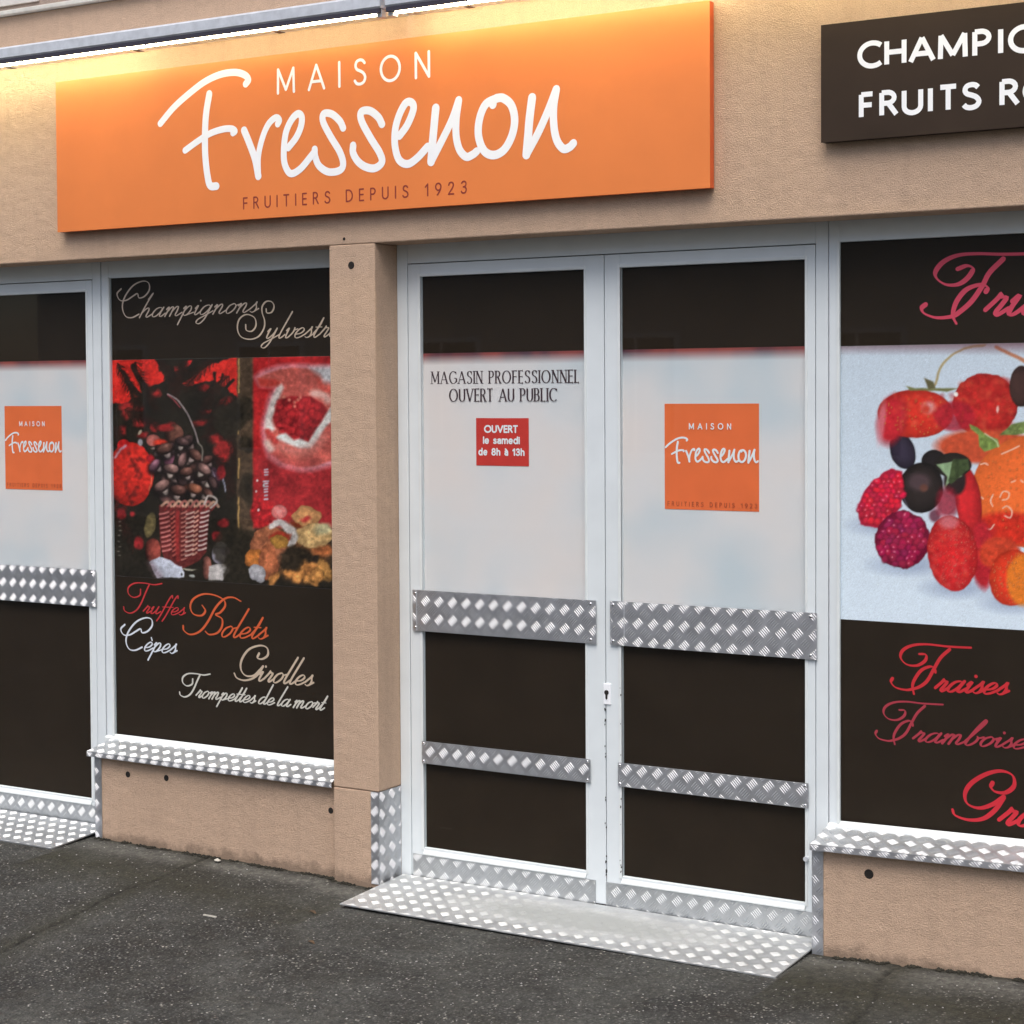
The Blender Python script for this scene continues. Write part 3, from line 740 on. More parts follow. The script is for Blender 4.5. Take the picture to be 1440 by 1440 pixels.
class Canvas:
    """float picture; the units are the print's own coordinates"""
    def __init__(s, x0, x1, y0, y1, k=1.7, bg=(40, 35, 28)):
        s.x0, s.y0, s.k = x0, y0, k
        s.w, s.h = int((x1 - x0) * k), int((y1 - y0) * k)
        s.a = np.zeros((s.h, s.w, 3)) + np.array(bg, float)
        X, Y = np.meshgrid(x0 + np.arange(s.w) / k, y0 + np.arange(s.h) / k)
        s.X, s.Y = X, Y
        s.nx, s.ny = fbm(s.h, s.w, 12 * k, 4, 1), fbm(s.h, s.w, 12 * k, 4, 2)
        s.nf = fbm(s.h, s.w, 5 * k, 3, 3)
        s.warp = 0.0

    def _win(s, xa, xb, ya, yb):
        pad = 2 + s.warp
        i0, i1 = int((xa - pad - s.x0) * s.k), int((xb + pad - s.x0) * s.k) + 2
        j0, j1 = int((ya - pad - s.y0) * s.k), int((yb + pad - s.y0) * s.k) + 2
        w = (slice(max(0, j0), max(0, min(s.h, j1))), slice(max(0, i0), max(0, min(s.w, i1))))
        return w, s.X[w] + s.nx[w] * s.warp, s.Y[w] + s.ny[w] * s.warp

    def _put(s, w, m, col, light=None):
        c = np.array(col, float) * np.ones(m.shape + (1,))
        if light is not None:
            c = np.clip(c * light[..., None], 0, 255)
        s.a[w] = s.a[w] * (1 - m[..., None]) + c * m[..., None]

    def ell(s, cx, cy, rx, ry, col, rot=0, soft=1.0, alpha=1.0, lx=0.0, ly=0.0, rim=0.0, tex=0.0, add=None):
        q = max(rx, ry) + soft
        w, X, Y = s._win(cx - q, cx + q, cy - q, cy + q)
        if not X.size:
            return
        ca, sa = math.cos(R(rot)), math.sin(R(rot))
        u = ((X - cx) * ca + (Y - cy) * sa) / rx
        v = (-(X - cx) * sa + (Y - cy) * ca) / ry
        d = np.sqrt(u * u + v * v)
        m = np.clip((1 - d) * min(rx, ry) / soft + 0.5, 0, 1) * alpha
        nz = np.sqrt(np.clip(1 - np.minimum(d, 1) ** 2, 0, 1))
        s._put(w, m, col, 1 + lx * u + ly * v + rim * (nz - 0.7) + tex * s.nf[w] * 2)
        if add:                                    # highlight
            hx, hy, hr, hc = add
            s.ell(cx + hx, cy + hy, hr, hr * 0.8, hc, soft=hr * 1.2, alpha=0.8)

    def poly(s, pts, col, soft=1.0, alpha=1.0, tex=0.0, lx=0.0, ly=0.0):
        P = np.array(pts, float)
        w, X, Y = s._win(P[:, 0].min() - soft, P[:, 0].max() + soft, P[:, 1].min() - soft, P[:, 1].max() + soft)
        inside = np.zeros(X.shape, bool)
        dist = np.full(X.shape, 1e9)
        n = len(P)
        for i in range(n):
            (x1, y1), (x2, y2) = P[i], P[(i + 1) % n]
            c = ((y1 > Y) != (y2 > Y)) & (X < (x2 - x1) * (Y - y1) / (y2 - y1 + 1e-9) + x1)
            inside ^= c
            dx, dy = x2 - x1, y2 - y1
            t = np.clip(((X - x1) * dx + (Y - y1) * dy) / (dx * dx + dy * dy + 1e-9), 0, 1)
            dist = np.minimum(dist, (X - x1 - t * dx) ** 2 + (Y - y1 - t * dy) ** 2)
        sd = np.sqrt(dist) * np.where(inside, 1, -1)
        m = np.clip(sd / soft + 0.5, 0, 1) * alpha
        c0, r0 = P.mean(0), (P.max(0) - P.min(0)) / 2 + 1e-6
        L = 1 + tex * s.nf[w] * 2 + lx * (X - c0[0]) / r0[0] + ly * (Y - c0[1]) / r0[1]
        s._put(w, m, col, np.clip(L, 0.2, 2))

    def line(s, pts, wd, col, soft=1.0, alpha=1.0, smooth=True):
        P = catmull(pts, 5) if smooth else [np.array(p, float) for p in pts]
        A = np.array(P)
        q = wd / 2 + soft
        w, X, Y = s._win(A[:, 0].min() - q, A[:, 0].max() + q, A[:, 1].min() - q, A[:, 1].max() + q)
        if not X.size:
            return
        dist = np.full(X.shape, 1e9)
        for p, r in zip(P[:-1], P[1:]):
            dx, dy = r - p
            t = np.clip(((X - p[0]) * dx + (Y - p[1]) * dy) / (dx * dx + dy * dy + 1e-9), 0, 1)
            dist = np.minimum(dist, (X - p[0] - t * dx) ** 2 + (Y - p[1] - t * dy) ** 2)
        m = np.clip((wd / 2 - np.sqrt(dist)) / soft + 0.5, 0, 1) * alpha
        s._put(w, m, col)

    def sample(s, U, V):
        x = np.clip((U - s.x0) * s.k, 0, s.w - 1.001)
        y = np.clip((V - s.y0) * s.k, 0, s.h - 1.001)
        xi, yi = x.astype(int), y.astype(int)
        fx, fy = (x - xi)[..., None], (y - yi)[..., None]
        a = s.a
        return (a[yi, xi] * (1 - fx) + a[yi, xi + 1] * fx) * (1 - fy) + (a[yi + 1, xi] * (1 - fx) + a[yi + 1, xi + 1] * fx) * fy


def tr(pts, sc, ox, oy):
    return [(x / sc + ox, y / sc + oy) for x, y in pts]


def paint_mushrooms():
    c = Canvas(150, 484, 498, 832, bg=(46, 40, 33))
    a = lambda p: tr(p, 8.47, 150, 500)
    e1 = lambda x, y, rx, ry, col, **k: c.ell(x / 8.47 + 150, y / 8.47 + 500, rx / 8.47, ry / 8.47, col, **k)
    red = (226, 52, 44)
    c.warp = 9
    c.poly(a([(0, 0), (560, 0), (620, 160), (710, 260), (620, 330), (500, 380), (430, 300), (390, 250), (400, 470), (300, 520), (90, 580), (0, 600)]), red, 2, tex=.16)
    c.poly(a([(1560, 20), (1300, 80), (1150, 170), (1050, 240), (900, 335), (960, 380), (1120, 320), (1280, 300), (1400, 380), (1560, 520)]), red, 2, tex=.16)
    c.poly(a([(920, 70), (1030, 60), (990, 130), (920, 140)]), (220, 50, 50), 2)
    for x, y, rx, ry in ((1190, 390, 80, 38), (590, 460, 55, 34), (240, 600, 95, 62), (232, 700, 50, 60), (400, 800, 75, 52), (560, 860, 62, 55),
                         (740, 840, 90, 50), (190, 900, 34, 55), (1110, 800, 64, 38), (1390, 1120, 120, 110), (1290, 1000, 70, 45), (430, 960, 50, 45),
                         (390, 620, 34, 30), (1200, 680, 40, 20), (830, 170, 40, 26), (1420, 540, 60, 40), (1380, 1240, 70, 60), (520, 1230, 45, 45)):
        e1(x, y, rx, ry, (190, 46, 46), soft=5, alpha=.72, tex=.4)
    # twigs and needles against the red
    c.warp = 5
    for p, w in (([(140, 150), (230, 240), (270, 380), (330, 520)], 5), ([(320, 130), (370, 250), (450, 380), (500, 500)], 8), ([(240, 300), (330, 420), (450, 520)], 9),
                 ([(650, 60), (760, 220), (700, 420)], 16), ([(1060, 130), (930, 230), (820, 300)], 14), ([(1290, 210), (1280, 330), (1180, 480)], 4), ([(1380, 230), (1360, 300), (1250, 420)], 4),
                 ([(1500, 300), (1350, 500), (1250, 700)], 5), ([(1040, 90), (1330, 80)], 3)):
        c.line(a(p), w * .9, (44, 38, 32), 2)
    # conifer sprigs: hundreds of short dark needles over the red
    g = np.random.default_rng(91)
    for path in ([(165, 512), (182, 545), (196, 575)], [(190, 510), (205, 545), (222, 580)], [(222, 505), (240, 535), (250, 575)], [(262, 508), (252, 530), (243, 560)],
                 [(300, 508), (276, 528), (258, 548)], [(322, 530), (300, 552), (280, 590)], [(318, 560), (300, 590), (290, 620)], [(175, 575), (200, 590), (225, 600)],
                 [(160, 600), (172, 620), (180, 640)], [(320, 600), (330, 640), (322, 690)], [(300, 640), (316, 660), (328, 700)], [(160, 720), (176, 745), (190, 770)]):
        P = catmull(path, 9)
        c.line(path, 1.8, (40, 33, 27), 1.5, .9)
        for p, q in zip(P[:-1], P[1:]):
            d = (q - p) / (np.hypot(*(q - p)) + 1e-6)
            for sg in (-1, 1, -1, 1):
                an = math.atan2(d[1], d[0]) + sg * (0.55 + .5 * g.random())
                ln = 5 + 7 * g.random()
                c.line([p, (p[0] + ln * math.cos(an), p[1] + ln * math.sin(an))], 1.2, (46 + 18 * g.random(), 36, 30), 1.2, .75, smooth=False)
    c.warp = 4
    # pumpkin
    c.ell(183, 667, 33, 45, (222, 52, 42), lx=.16, ly=-.05, rim=.25, tex=.12)
    e1(200, 1060, 75, 60, (214, 40, 40), tex=.2)
    c.line(tr([(90, 1210), (160, 1130), (230, 1080)], 8.47, 150, 500), 3.2, (205, 150, 165), 2.5)
    for p in ([(186, 640), (192, 655), (194, 672)], [(200, 642), (194, 658), (190, 668)], [(176, 682), (184, 692), (186, 712)], [(194, 690), (186, 698), (176, 714)], [(160, 700), (168, 712), (172, 722)]):
        for k in range(7):
            q = (p[0][0] + (p[2][0] - p[0][0]) * k / 6, p[0][1] + (p[2][1] - p[0][1]) * k / 6)
            c.ell(q[0] + g.normal() * 3, q[1] + g.normal() * 3, 2.5 + 2 * g.random(), 1.5 + 2 * g.random(), (104, 36, 32), rot=g.random() * 180, soft=2.5, alpha=.6)
    c.line([(212, 655), (213, 672), (210, 690)], 1.6, (238, 150, 110), 1.5, .8)
    c.warp = 2
    # mushrooms heaped above the basket
    b3 = lambda x, y, rx, ry, col, **k: c.ell(x / 8 + 150, y / 8 + 650, rx / 8, ry / 8, col, **k)
    e1(800, 930, 112, 112, (98, 62, 52), lx=.45, ly=-.1, rim=.5, tex=.25)
    e1(700, 860, 90, 45, (176, 46, 46), soft=3, alpha=.8)
    e1(560, 1010, 90, 70, (170, 96, 88), lx=-.2, rim=.4, tex=.2)
    e1(640, 1040, 80, 45, (218, 62, 44), soft=3)
    e1(590, 1105, 45, 14, (228, 196, 186), soft=2)
    e1(845, 1080, 62, 34, (176, 172, 164), rot=15, rim=.6)
    e1(968, 1022, 66, 26, (190, 190, 184), rim=.4)
    e1(960, 1100, 60, 62, (170, 110, 104), lx=.4, rim=.5)
    e1(400, 1040, 30, 40, (170, 164, 170), soft=2)
    e1(395, 915, 18, 34, (170, 150, 130), rot=30)
    e1(735, 1190, 72, 130, (124, 74, 92), lx=.4, rim=.6, tex=.12, add=(4, -8, 3, (206, 176, 186)))
    e1(520, 1230, 44, 42, (178, 36, 44), rim=.4)
    b3(655, 200, 55, 92, (122, 92, 86), lx=.55, rim=.5, add=(3, -4, 2.2, (196, 184, 178)))
    b3(690, 370, 112, 96, (122, 86, 82), rot=30, lx=.1, rim=.5, tex=.1)
    b3(782, 225, 60, 118, (150, 122, 134), rot=-14, lx=.3, ly=-.25, rim=.5, add=(2, -9, 3, (222, 224, 228)))
    b3(852, 100, 32, 72, (130, 100, 96), lx=.7, rim=.4)
    b3(985, 270, 135, 88, (160, 98, 76), rot=25, lx=.3, rim=.5, tex=.15, add=(3, -7, 3.5, (206, 178, 166)))
    b3(880, 270, 50, 50, (170, 88, 62), rim=.4)
    b3(1195, 180, 84, 135, (88, 62, 74), rot=-12, lx=.1, rim=.6, tex=.15)
    for dx in (-20, 0, 22):
        c.line(tr([(1160 + dx, 90), (1195 + dx, 160)], 8, 150, 650), 1.6, (190, 176, 196), 1.2, .8)
    b3(1090, 320, 46, 60, (140, 104, 84), rim=.4)
    g = np.random.default_rng(44)

    def shroom(x, y, r, rot, cap, stem):
        ca, sa = math.cos(R(rot)), math.sin(R(rot))
        at_ = lambda u, v: (x + r * (u * ca - v * sa), y + r * (u * sa + v * ca))
        c.ell(*at_(0, .55), r * .42, r * .62, stem, rot=rot, lx=.3, rim=.6, tex=.15, soft=2.5, alpha=.9)
        c.ell(*at_(0, 0), r, r * .62, tuple(k * .45 for k in cap), rot=rot, soft=1.5)
        c.ell(*at_(0, -.12), r * .98, r * .56, cap, rot=rot, lx=.25, ly=-.3, rim=.6, tex=.12, soft=1.5)
        c.ell(*at_(.2, -.35), r * .3, r * .14, tuple(min(255, k * 1.6 + 20) for k in cap), rot=rot, soft=3, alpha=.7)
    for _ in range(22):
        x, y = 214 + g.random() * 92, 612 + g.random() * 84
        if (x - 257) ** 2 / 50 ** 2 + (y - 660) ** 2 / 46 ** 2 < 1:
            r = 7 + 6 * g.random()
            c.ell(x, y + 3, r * 1.1, r, (34, 26, 24), soft=5, alpha=.7)
            shroom(x, y, r, g.normal() * 45, ((88, 58, 52), (120, 88, 84), (112, 76, 88), (72, 52, 50), (138, 78, 62))[int(g.random() * 5)], (150, 126, 120))
    for x, y, r, rot, ci in ((232, 632, 12, -20, 0), (256, 622, 10, 15, 3), (274, 640, 11, 40, 0), (218, 655, 10, -50, 2), (240, 660, 11, 10, 1), (262, 664, 10, -15, 0),
                             (286, 660, 11, 35, 1), (298, 678, 10, 60, 3), (228, 684, 12, -30, 1), (250, 690, 12, 12, 0), (274, 688, 11, 20, 4), (292, 694, 9, 50, 0)):
        c.ell(x, y + 4, r * 1.2, r, (34, 26, 24), soft=5, alpha=.8)
        shroom(x, y, r, rot, ((96, 64, 56), (130, 96, 90), (120, 80, 92), (80, 58, 56), (150, 92, 70))[ci], (186, 168, 158) if ci % 2 else (160, 140, 134))
    # handle of the basket
    c.line(a([(725, 460), (830, 520), (930, 640), (1000, 770), (1050, 900), (1090, 1040)]), 2.0, (168, 150, 150), 1.2)
    c.line(a([(725, 470), (790, 520), (880, 620)]), 1.2, (190, 80, 90), 1.2)
    c.line(a([(1090, 1040), (1140, 1110), (1135, 1250)]), 2.0, (130, 120, 110), 1.2)
    # basket body and its weave
    body = tr([(590, 480), (1175, 500), (1150, 640), (1120, 1000), (1040, 1110), (860, 1200), (640, 1080), (595, 900)], 8, 150, 650)
    c.poly(body, (108, 46, 44), 1.5, tex=.25)
    c.warp = 0.8
    for col0, wv, bright in ((645, 96, (212, 132, 126)), (870, 56, (200, 130, 118)), (940, 84, (224, 190, 176)), (1010, 40, (224, 170, 150)), (1105, 84, (228, 206, 200)), (742, 34, (206, 108, 96))):
        for j in range(11):
            y = 560 + j * 52 + (col0 % 50) * .3
            sx = col0 - (col0 - 880) * 0.03 * j * .6
            if y > 1130 - abs(col0 - 850) * .45:
                continue
            c.line(tr([(sx - wv / 2, y + 12), (sx, y + 4), (sx + wv / 2, y - 14)], 8, 150, 650), 2.5, bright, 1.6, .95)
            c.line(tr([(sx - wv / 2, y + 34), (sx + wv / 2, y + 10)], 8, 150, 650), 1.8, (84, 22, 28), 1.5, .7)
    c.line(tr([(800, 560), (790, 800), (800, 1100)], 8, 150, 650), 5, (178, 58, 56), 3, .8)
    for i in range(9):
        x = 620 + i * 66
        c.line(tr([(x, 500 - abs(i - 4) * 3), (x + 60, 430 + abs(i - 4) * 4), (x + 110, 500)], 8, 150, 650), 3.6, (196, 116, 108) if i % 2 else (228, 176, 150), 1.6)
        c.line(tr([(x + 30, 540), (x + 80, 480)], 8, 150, 650), 2.2, (150, 50, 50), 1.5)
    c.line(tr([(1100, 470), (1140, 380), (1220, 400), (1235, 450), (1170, 510)], 8, 150, 650), 3, (206, 190, 182), 1.5)
    # leaf, fallen mushrooms
    c.warp = 5
    c.ell(211, 738, 8, 18, (112, 98, 66), rot=10, rim=.4, tex=.2)
    b3(520, 990, 88, 130, (132, 62, 54), lx=.4, rim=.5, tex=.15)
    c.poly(tr([(470, 1120), (580, 1060), (720, 1120), (850, 1180), (875, 1250), (865, 1305), (560, 1305)], 8, 150, 650), (208, 208, 224), 1.5, lx=.08, tex=.06)
    c.line(tr([(490, 1140), (590, 1290)], 8, 150, 650), 9, (158, 120, 130), 9, .5)
    b3(840, 1270, 12, 16, (60, 60, 60))
    b3(1130, 1190, 55, 130, (136, 84, 74), lx=.5, rim=.4)
    c.poly(tr([(1150, 1170), (1260, 1150), (1350, 1150), (1385, 1210), (1310, 1330), (1150, 1330)], 8, 150, 650), (208, 198, 196), 2, tex=.06)
    b3(1270, 1030, 88, 120, (186, 176, 194), rim=.6, tex=.1)
    b3(1290, 920, 60, 30, (222, 218, 214), rot=20)
    b3(1350, 1000, 30, 50, (120, 100, 110), rim=.3)
    b3(930, 1210, 70, 12, (200, 190, 170))
    b3(960, 1285, 34, 14, (196, 196, 190))
    for j in range(8):
        b3(140 + (j % 3) * 6, 670 + j * 54, 14, 6, (150, 140, 126), soft=1.2)
    for x, y, rx, ry in ((170, 590, 46, 60), (290, 590, 30, 30), (1320, 680, 60, 45), (1240, 830, 62, 62), (1290, 110, 50, 80), (360, 900, 60, 70)):
        b3(x, y, rx, ry, (176, 44, 48), soft=3, alpha=.8, tex=.3)
    for j in range(4):
        b3(1310 + 10 * j, 200 + j * 40, 8, 20, (190, 190, 214), soft=1.5)
    # vertical band of wood between the two pictures
    c.warp = 3
    c.poly([(333, 498), (358, 498), (358, 770), (333, 770)], (94, 74, 58), 3, .9, tex=.25)
    for y0, y1 in ((505, 552), (597, 610), (645, 672), (700, 750)):
        c.line([(335.6, y0), (335.8, y1)], 1.8, (206, 164, 98), 1.4, .9)
    c.warp = 10
    for x, y, rx, ry in ((345, 575, 16, 16), (322, 590, 22, 24), (348, 625, 12, 12), (350, 690, 12, 22), (345, 760, 18, 14), (325, 770, 26, 30), (340, 800, 26, 30)):
        c.ell(x, y, rx, ry, (52, 45, 36), soft=4, alpha=.85, tex=.2)
    # right half: hands holding berries on red
    c.warp = 1.5
    c.poly([(356, 496), (490, 496), (490, 742), (356, 742)], (192, 44, 46), 4, tex=.10)
    c.poly([(360, 640), (480, 650), (480, 742), (360, 742)], (176, 52, 56), 12, .7, tex=.12)
    h = lambda p: tr(p, 9, 310, 500)
    c.poly(h([(430, 270), (520, 200), (720, 125), (900, 110), (1560, 130), (1560, 1360), (1150, 1460), (1000, 1460), (760, 1400), (600, 1290), (530, 1100), (520, 860), (600, 560), (680, 400), (500, 390)]), (232, 150, 160), 9)
    c.poly(h([(465, 290), (560, 240), (740, 170), (900, 150), (1560, 190), (1560, 1290), (1150, 1410), (1000, 1410), (780, 1350), (640, 1240), (580, 1100), (570, 900), (640, 640), (740, 400), (560, 385)]), (204, 98, 88), 4, tex=.12)
    c.poly(h([(470, 290), (700, 300), (760, 350), (620, 400), (500, 390)]), (208, 72, 62), 4)
    c.poly(h([(1130, 150), (1560, 120), (1560, 420), (1400, 350), (1300, 330), (1250, 250), (1190, 200)]), (224, 218, 222), 9)
    c.line(h([(1180, 480), (1290, 490), (1360, 560)]), 11, (222, 170, 160), 7)
    c.line(h([(1230, 300), (1300, 420), (1400, 450)]), 5, (196, 80, 70), 5)
    c.poly(h([(765, 355), (800, 400), (750, 520), (700, 650), (650, 820), (690, 930), (610, 1000), (555, 900), (570, 760), (640, 560), (700, 420)]), (232, 214, 208), 5)
    c.poly(h([(740, 560), (900, 510), (1140, 520), (1290, 600), (1360, 700), (1260, 900), (1120, 1090), (960, 1070), (800, 1000), (700, 900), (660, 780)]), (158, 42, 46), 3, tex=.35)
    for i in range(46):
        x, y = 730 + rng.random() * 520, 560 + rng.random() * 420
        c.ell(x / 9 + 310, y / 9 + 500, 4 + 3 * rng.random(), 4 + 3 * rng.random(), (172 + 20 * rng.random(), 46, 50), soft=2, alpha=.5, rim=.7)
    for x, y in ((940, 590), (980, 560), (1010, 530), (940, 640), (800, 520), (870, 560)):
        c.ell(x / 9 + 310, y / 9 + 500, 2.2, 2.2, (232, 140, 120), soft=2, alpha=.8)
    c.poly(h([(680, 1050), (740, 1000), (820, 980), (930, 1070), (1000, 1050), (1110, 1095), (1200, 950), (1300, 800), (1400, 640), (1560, 560), (1560, 700), (1330, 900), (1240, 1060), (1150, 1180), (1000, 1180), (880, 1130), (760, 1080), (700, 1095)]), (228, 222, 218), 4)
    c.line(h([(720, 1120), (860, 1190), (1010, 1220), (1160, 1180), (1300, 1040)]), 10, (212, 128, 118), 12, .8)
    c.line(h([(640, 1250), (800, 1340), (1000, 1390), (1200, 1350)]), 8, (186, 76, 74), 10, .7)
    c.line(h([(600, 960), (650, 1040), (700, 1090)]), 8, (190, 70, 66), 4)
    c.line(h([(590, 1110), (640, 1180)]), 9, (224, 186, 176), 6)
    # jar, chanterelles
    b4 = lambda x, y, rx, ry, col, **k: c.ell(x / 8 + 310, y / 8 + 650, rx / 8, ry / 8, col, **k)
    c.warp = 2
    b4(470, 560, 130, 170, (176, 40, 44), soft=4, tex=.4)
    for y, w in ((80, 30), (110, 34), (140, 26), (215, 50), (240, 30), (270, 34), (300, 26), (330, 26), (370, 20), (410, 30)):
        c.line(tr([(510 - w / 2, y + 5), (515 + w / 2, y)], 8, 310, 650), 2.2, (214, 208, 222), 1.5)
    for x, y in ((415, 208), (425, 535), (490, 262), (400, 330)):
        b4(x, y, 12, 14, (236, 226, 226), soft=1.2)
    b4(660, 560, 90, 80, (216, 120, 116), rim=.5, tex=.1)
    c.warp = 9
    b4(900, 1000, 330, 330, (120, 78, 50), soft=14, tex=.5)
    b4(540, 960, 200, 250, (172, 104, 74), rim=.4, tex=.3)
    b4(960, 620, 165, 120, (212, 152, 100), rim=.4, tex=.15)
    b4(960, 640, 60, 30, (200, 62, 60), soft=4)
    b4(1050, 830, 220, 130, (204, 164, 112), rim=.3, tex=.3)
    b4(850, 720, 60, 24, (140, 58, 34), rot=15, soft=3)
    b4(1150, 760, 90, 60, (204, 192, 150), soft=6, tex=.2)
    c.line(tr([(570, 720), (680, 690), (770, 760), (830, 850), (800, 920)], 8, 310, 650), 9, (220, 208, 204), 3)
    b4(680, 850, 110, 70, (176, 60, 44), soft=4)
    b4(680, 890, 100, 70, (178, 128, 62), rim=.4, tex=.2)
    b4(850, 1100, 190, 160, (52, 42, 32), soft=6, tex=.4)
    b4(1150, 1000, 120, 60, (180, 104, 62), soft=5, tex=.3)
    b4(370, 1080, 100, 100, (206, 124, 62), rim=.4, tex=.2)
    b4(540, 1120, 110, 200, (184, 106, 72), rim=.3, tex=.3)
    b4(420, 1250, 100, 90, (190, 184, 190), rot=30, rim=.4)
    for x, y, rx, ry in ((930, 1180, 40, 70), (790, 1250, 90, 50), (1000, 1310, 150, 50), (1150, 1200, 90, 160), (600, 1310, 90, 40), (1000, 1190, 60, 100), (880, 1290, 80, 70), (1080, 1280, 80, 90)):
        b4(x, y, rx, ry, (190 + 18 * rng.random(), 136, 76), rim=.5, tex=.4, soft=4, rot=30 * rng.normal())
    b4(1060, 1080, 50, 40, (50, 40, 34), soft=3)
    c.warp = 3
    c.poly([(150, 816), (490, 826), (490, 840), (150, 840)], (36, 30, 24), 2)
    k = c.a
    b = (k[:-2, 1:-1] + k[2:, 1:-1] + k[1:-1, :-2] + k[1:-1, 2:] + 2 * k[1:-1, 1:-1]) / 6     # camera softness
    c.a[1:-1, 1:-1] = b
    lit = 1 + 0.45 * fbm(c.h, c.w, 26 * c.k, 4, 51) + 0.35 * fbm(c.h, c.w, 4 * c.k, 2, 52)
    c.a = np.clip(c.a * lit[..., None], 0, 255)
    c.a *= (1 + 0.05 * rng.standard_normal((c.h, c.w, 1)))
    return c


def paint_fruit():
    c = Canvas(1176, 1710, 478, 905, k=1.5, bg=(206, 215, 228))
    c.a = c.a + (np.clip((c.Y - 600) / 280, 0, 1) * 16)[..., None]
    e = lambda x, y, rx, ry, col, **k: c.ell(x / 3.7875 + 1200, y / 3.7875 + 480, rx / 3.7875, ry / 3.7875, col, **k)
    t = lambda p: tr(p, 3.7875, 1200, 480)
    edge = (150, 30, 60)
    # soft ground shadows belong to the printed photo
    for x, y, rx, ry in ((300, 1190, 180, 50), (560, 1310, 160, 50), (860, 1390, 150, 50), (130, 980, 120, 40)):
        e(x, y, rx, ry, (146, 158, 186), soft=14, alpha=.6)
    c.warp = 2
    c.line(t([(435, 230), (470, 130), (530, 70), (620, 30), (700, 20)]), 3.2, (182, 160, 118), 1.6)
    c.line(t([(760, 30), (840, 70), (920, 110), (1050, 200)]), 5, (196, 128, 96), 2)
    def seeds(x0, x1, y0, y1, n, col, r=1.0, sd=5, test=None):
        g = np.random.default_rng(sd)
        for _ in range(n):
            x, y = x0 + g.random() * (x1 - x0), y0 + g.random() * (y1 - y0)
            if test and not test(x, y):
                continue
            e(x, y, r * 4.5, r * 6, (120, 24, 20), soft=1.5, alpha=.45)
            e(x - 1, y - 1, r * 2.8, r * 4, col, soft=1.0, alpha=.85)
    e(262, 585, 66, 96, (52, 44, 58), rot=-20, rim=.6)
    e(330, 385, 200, 130, (206, 52, 40), lx=.06, rim=.35, tex=.10)
    e(205, 420, 74, 130, (198, 44, 54), rot=12, lx=-.05, rim=.2, tex=.1, soft=9)
    e(150, 430, 20, 110, (222, 150, 160), rot=8, soft=4, alpha=.6)
    seeds(160, 520, 290, 500, 60, (228, 160, 80), 1.1, 3, lambda x, y: ((x - 330) / 180) ** 2 + ((y - 390) / 115) ** 2 < 1)
    e(402, 352, 36, 30, (228, 180, 184), soft=7, alpha=.75)
    e(386, 360, 22, 20, (204, 66, 52), soft=5)
    gl = np.random.default_rng(77)
    for q in range(60):
        e(200 + 330 * gl.random(), 280 + 190 * gl.random(), 6 + 10 * gl.random(), 5 + 8 * gl.random(), ((226, 84, 60), (170, 30, 34), (232, 110, 80))[q % 3], soft=5, alpha=.35)
    c.warp = 7
    e(700, 340, 176, 170, (190, 44, 40), rim=.35, tex=.22, lx=-.05)
    for q in range(120):
        e(560 + 290 * gl.random(), 200 + 290 * gl.random(), 8 + 14 * gl.random(), 6 + 12 * gl.random(), ((214, 66, 52), (150, 26, 30), (224, 92, 66), (176, 34, 38))[q % 4], soft=5, alpha=.38)
    c.warp = 2
    e(540, 400, 110, 80, (176, 36, 52), soft=5, alpha=.8, tex=.2)
    seeds(560, 850, 200, 480, 70, (220, 96, 60), .8, 4, lambda x, y: ((x - 700) / 160) ** 2 + ((y - 340) / 150) ** 2 < 1)
    e(546, 282, 12, 14, (244, 236, 230), soft=1.2)
    e(768, 362, 7, 20, (240, 190, 180), soft=1.2)
    c.poly(t([(375, 196), (425, 215), (438, 250), (400, 255)]), (104, 96, 66), 1.5)
    c.poly(t([(280, 238), (330, 250), (420, 250), (560, 248), (500, 268), (420, 262), (300, 262)]), (122, 122, 78), 1.5)
    e(895, 240, 64, 110, (66, 46, 42), lx=-.2, rim=.5, tex=.1)
    # right: the big strawberry and the orange fruit behind
    e(700, 560, 260, 90, (206, 84, 54), soft=6, tex=.12)
    e(960, 800, 330, 300, (232, 108, 52), lx=-.05, rim=.25, tex=.07)
    e(820, 1000, 200, 90, (214, 52, 36), soft=8, tex=.2)
    e(700, 1010, 60, 40, (196, 44, 40), soft=5)
    seeds(680, 1100, 560, 1000, 40, (238, 150, 80), 1.2, 8)
    for p in ([(790, 600), (840, 580), (885, 558)], [(680, 655), (700, 650), (716, 658)], [(740, 880), (730, 850), (745, 815)], [(780, 830), (800, 800), (830, 810), (820, 840), (795, 845)],
              [(795, 890), (820, 880), (845, 905), (835, 940), (805, 930)], [(840, 750), (860, 742)], [(890, 740), (905, 750)], [(680, 830), (690, 840)], [(700, 990), (730, 1000), (750, 975)]):
        c.line(t(p), 1.6, (248, 214, 196), 1.1)
    e(612, 850, 68, 190, (196, 42, 46), rot=-8, lx=-.1, rim=.4, tex=.12)
    c.poly(t([(615, 440), (660, 460), (700, 495), (770, 520), (780, 560), (700, 590), (670, 560), (665, 500), (625, 470)]), (122, 142, 74), 1.5, tex=.3)
    c.poly(t([(780, 500), (840, 445), (960, 410), (960, 480), (860, 500)]), (124, 140, 80), 2, tex=.3)
    c.line(t([(700, 490), (760, 530), (772, 560)]), 1.5, (210, 218, 180), 1.2)
    # blackcurrants
    e(430, 640, 66, 62, (42, 36, 36), rim=.4)
    e(530, 660, 100, 66, (46, 40, 36), rim=.3)
    e(540, 740, 60, 80, (50, 38, 38), soft=4)
    c.poly(t([(440, 655), (530, 640), (580, 720), (520, 740), (490, 780), (500, 720)]), (148, 172, 132), 1.5, tex=.15)
    c.poly(t([(530, 630), (610, 625), (620, 680), (520, 760), (505, 745)]), (70, 82, 52), 1.5, tex=.3)
    e(362, 780, 116, 134, (48, 40, 38), rim=.7, tex=.10)
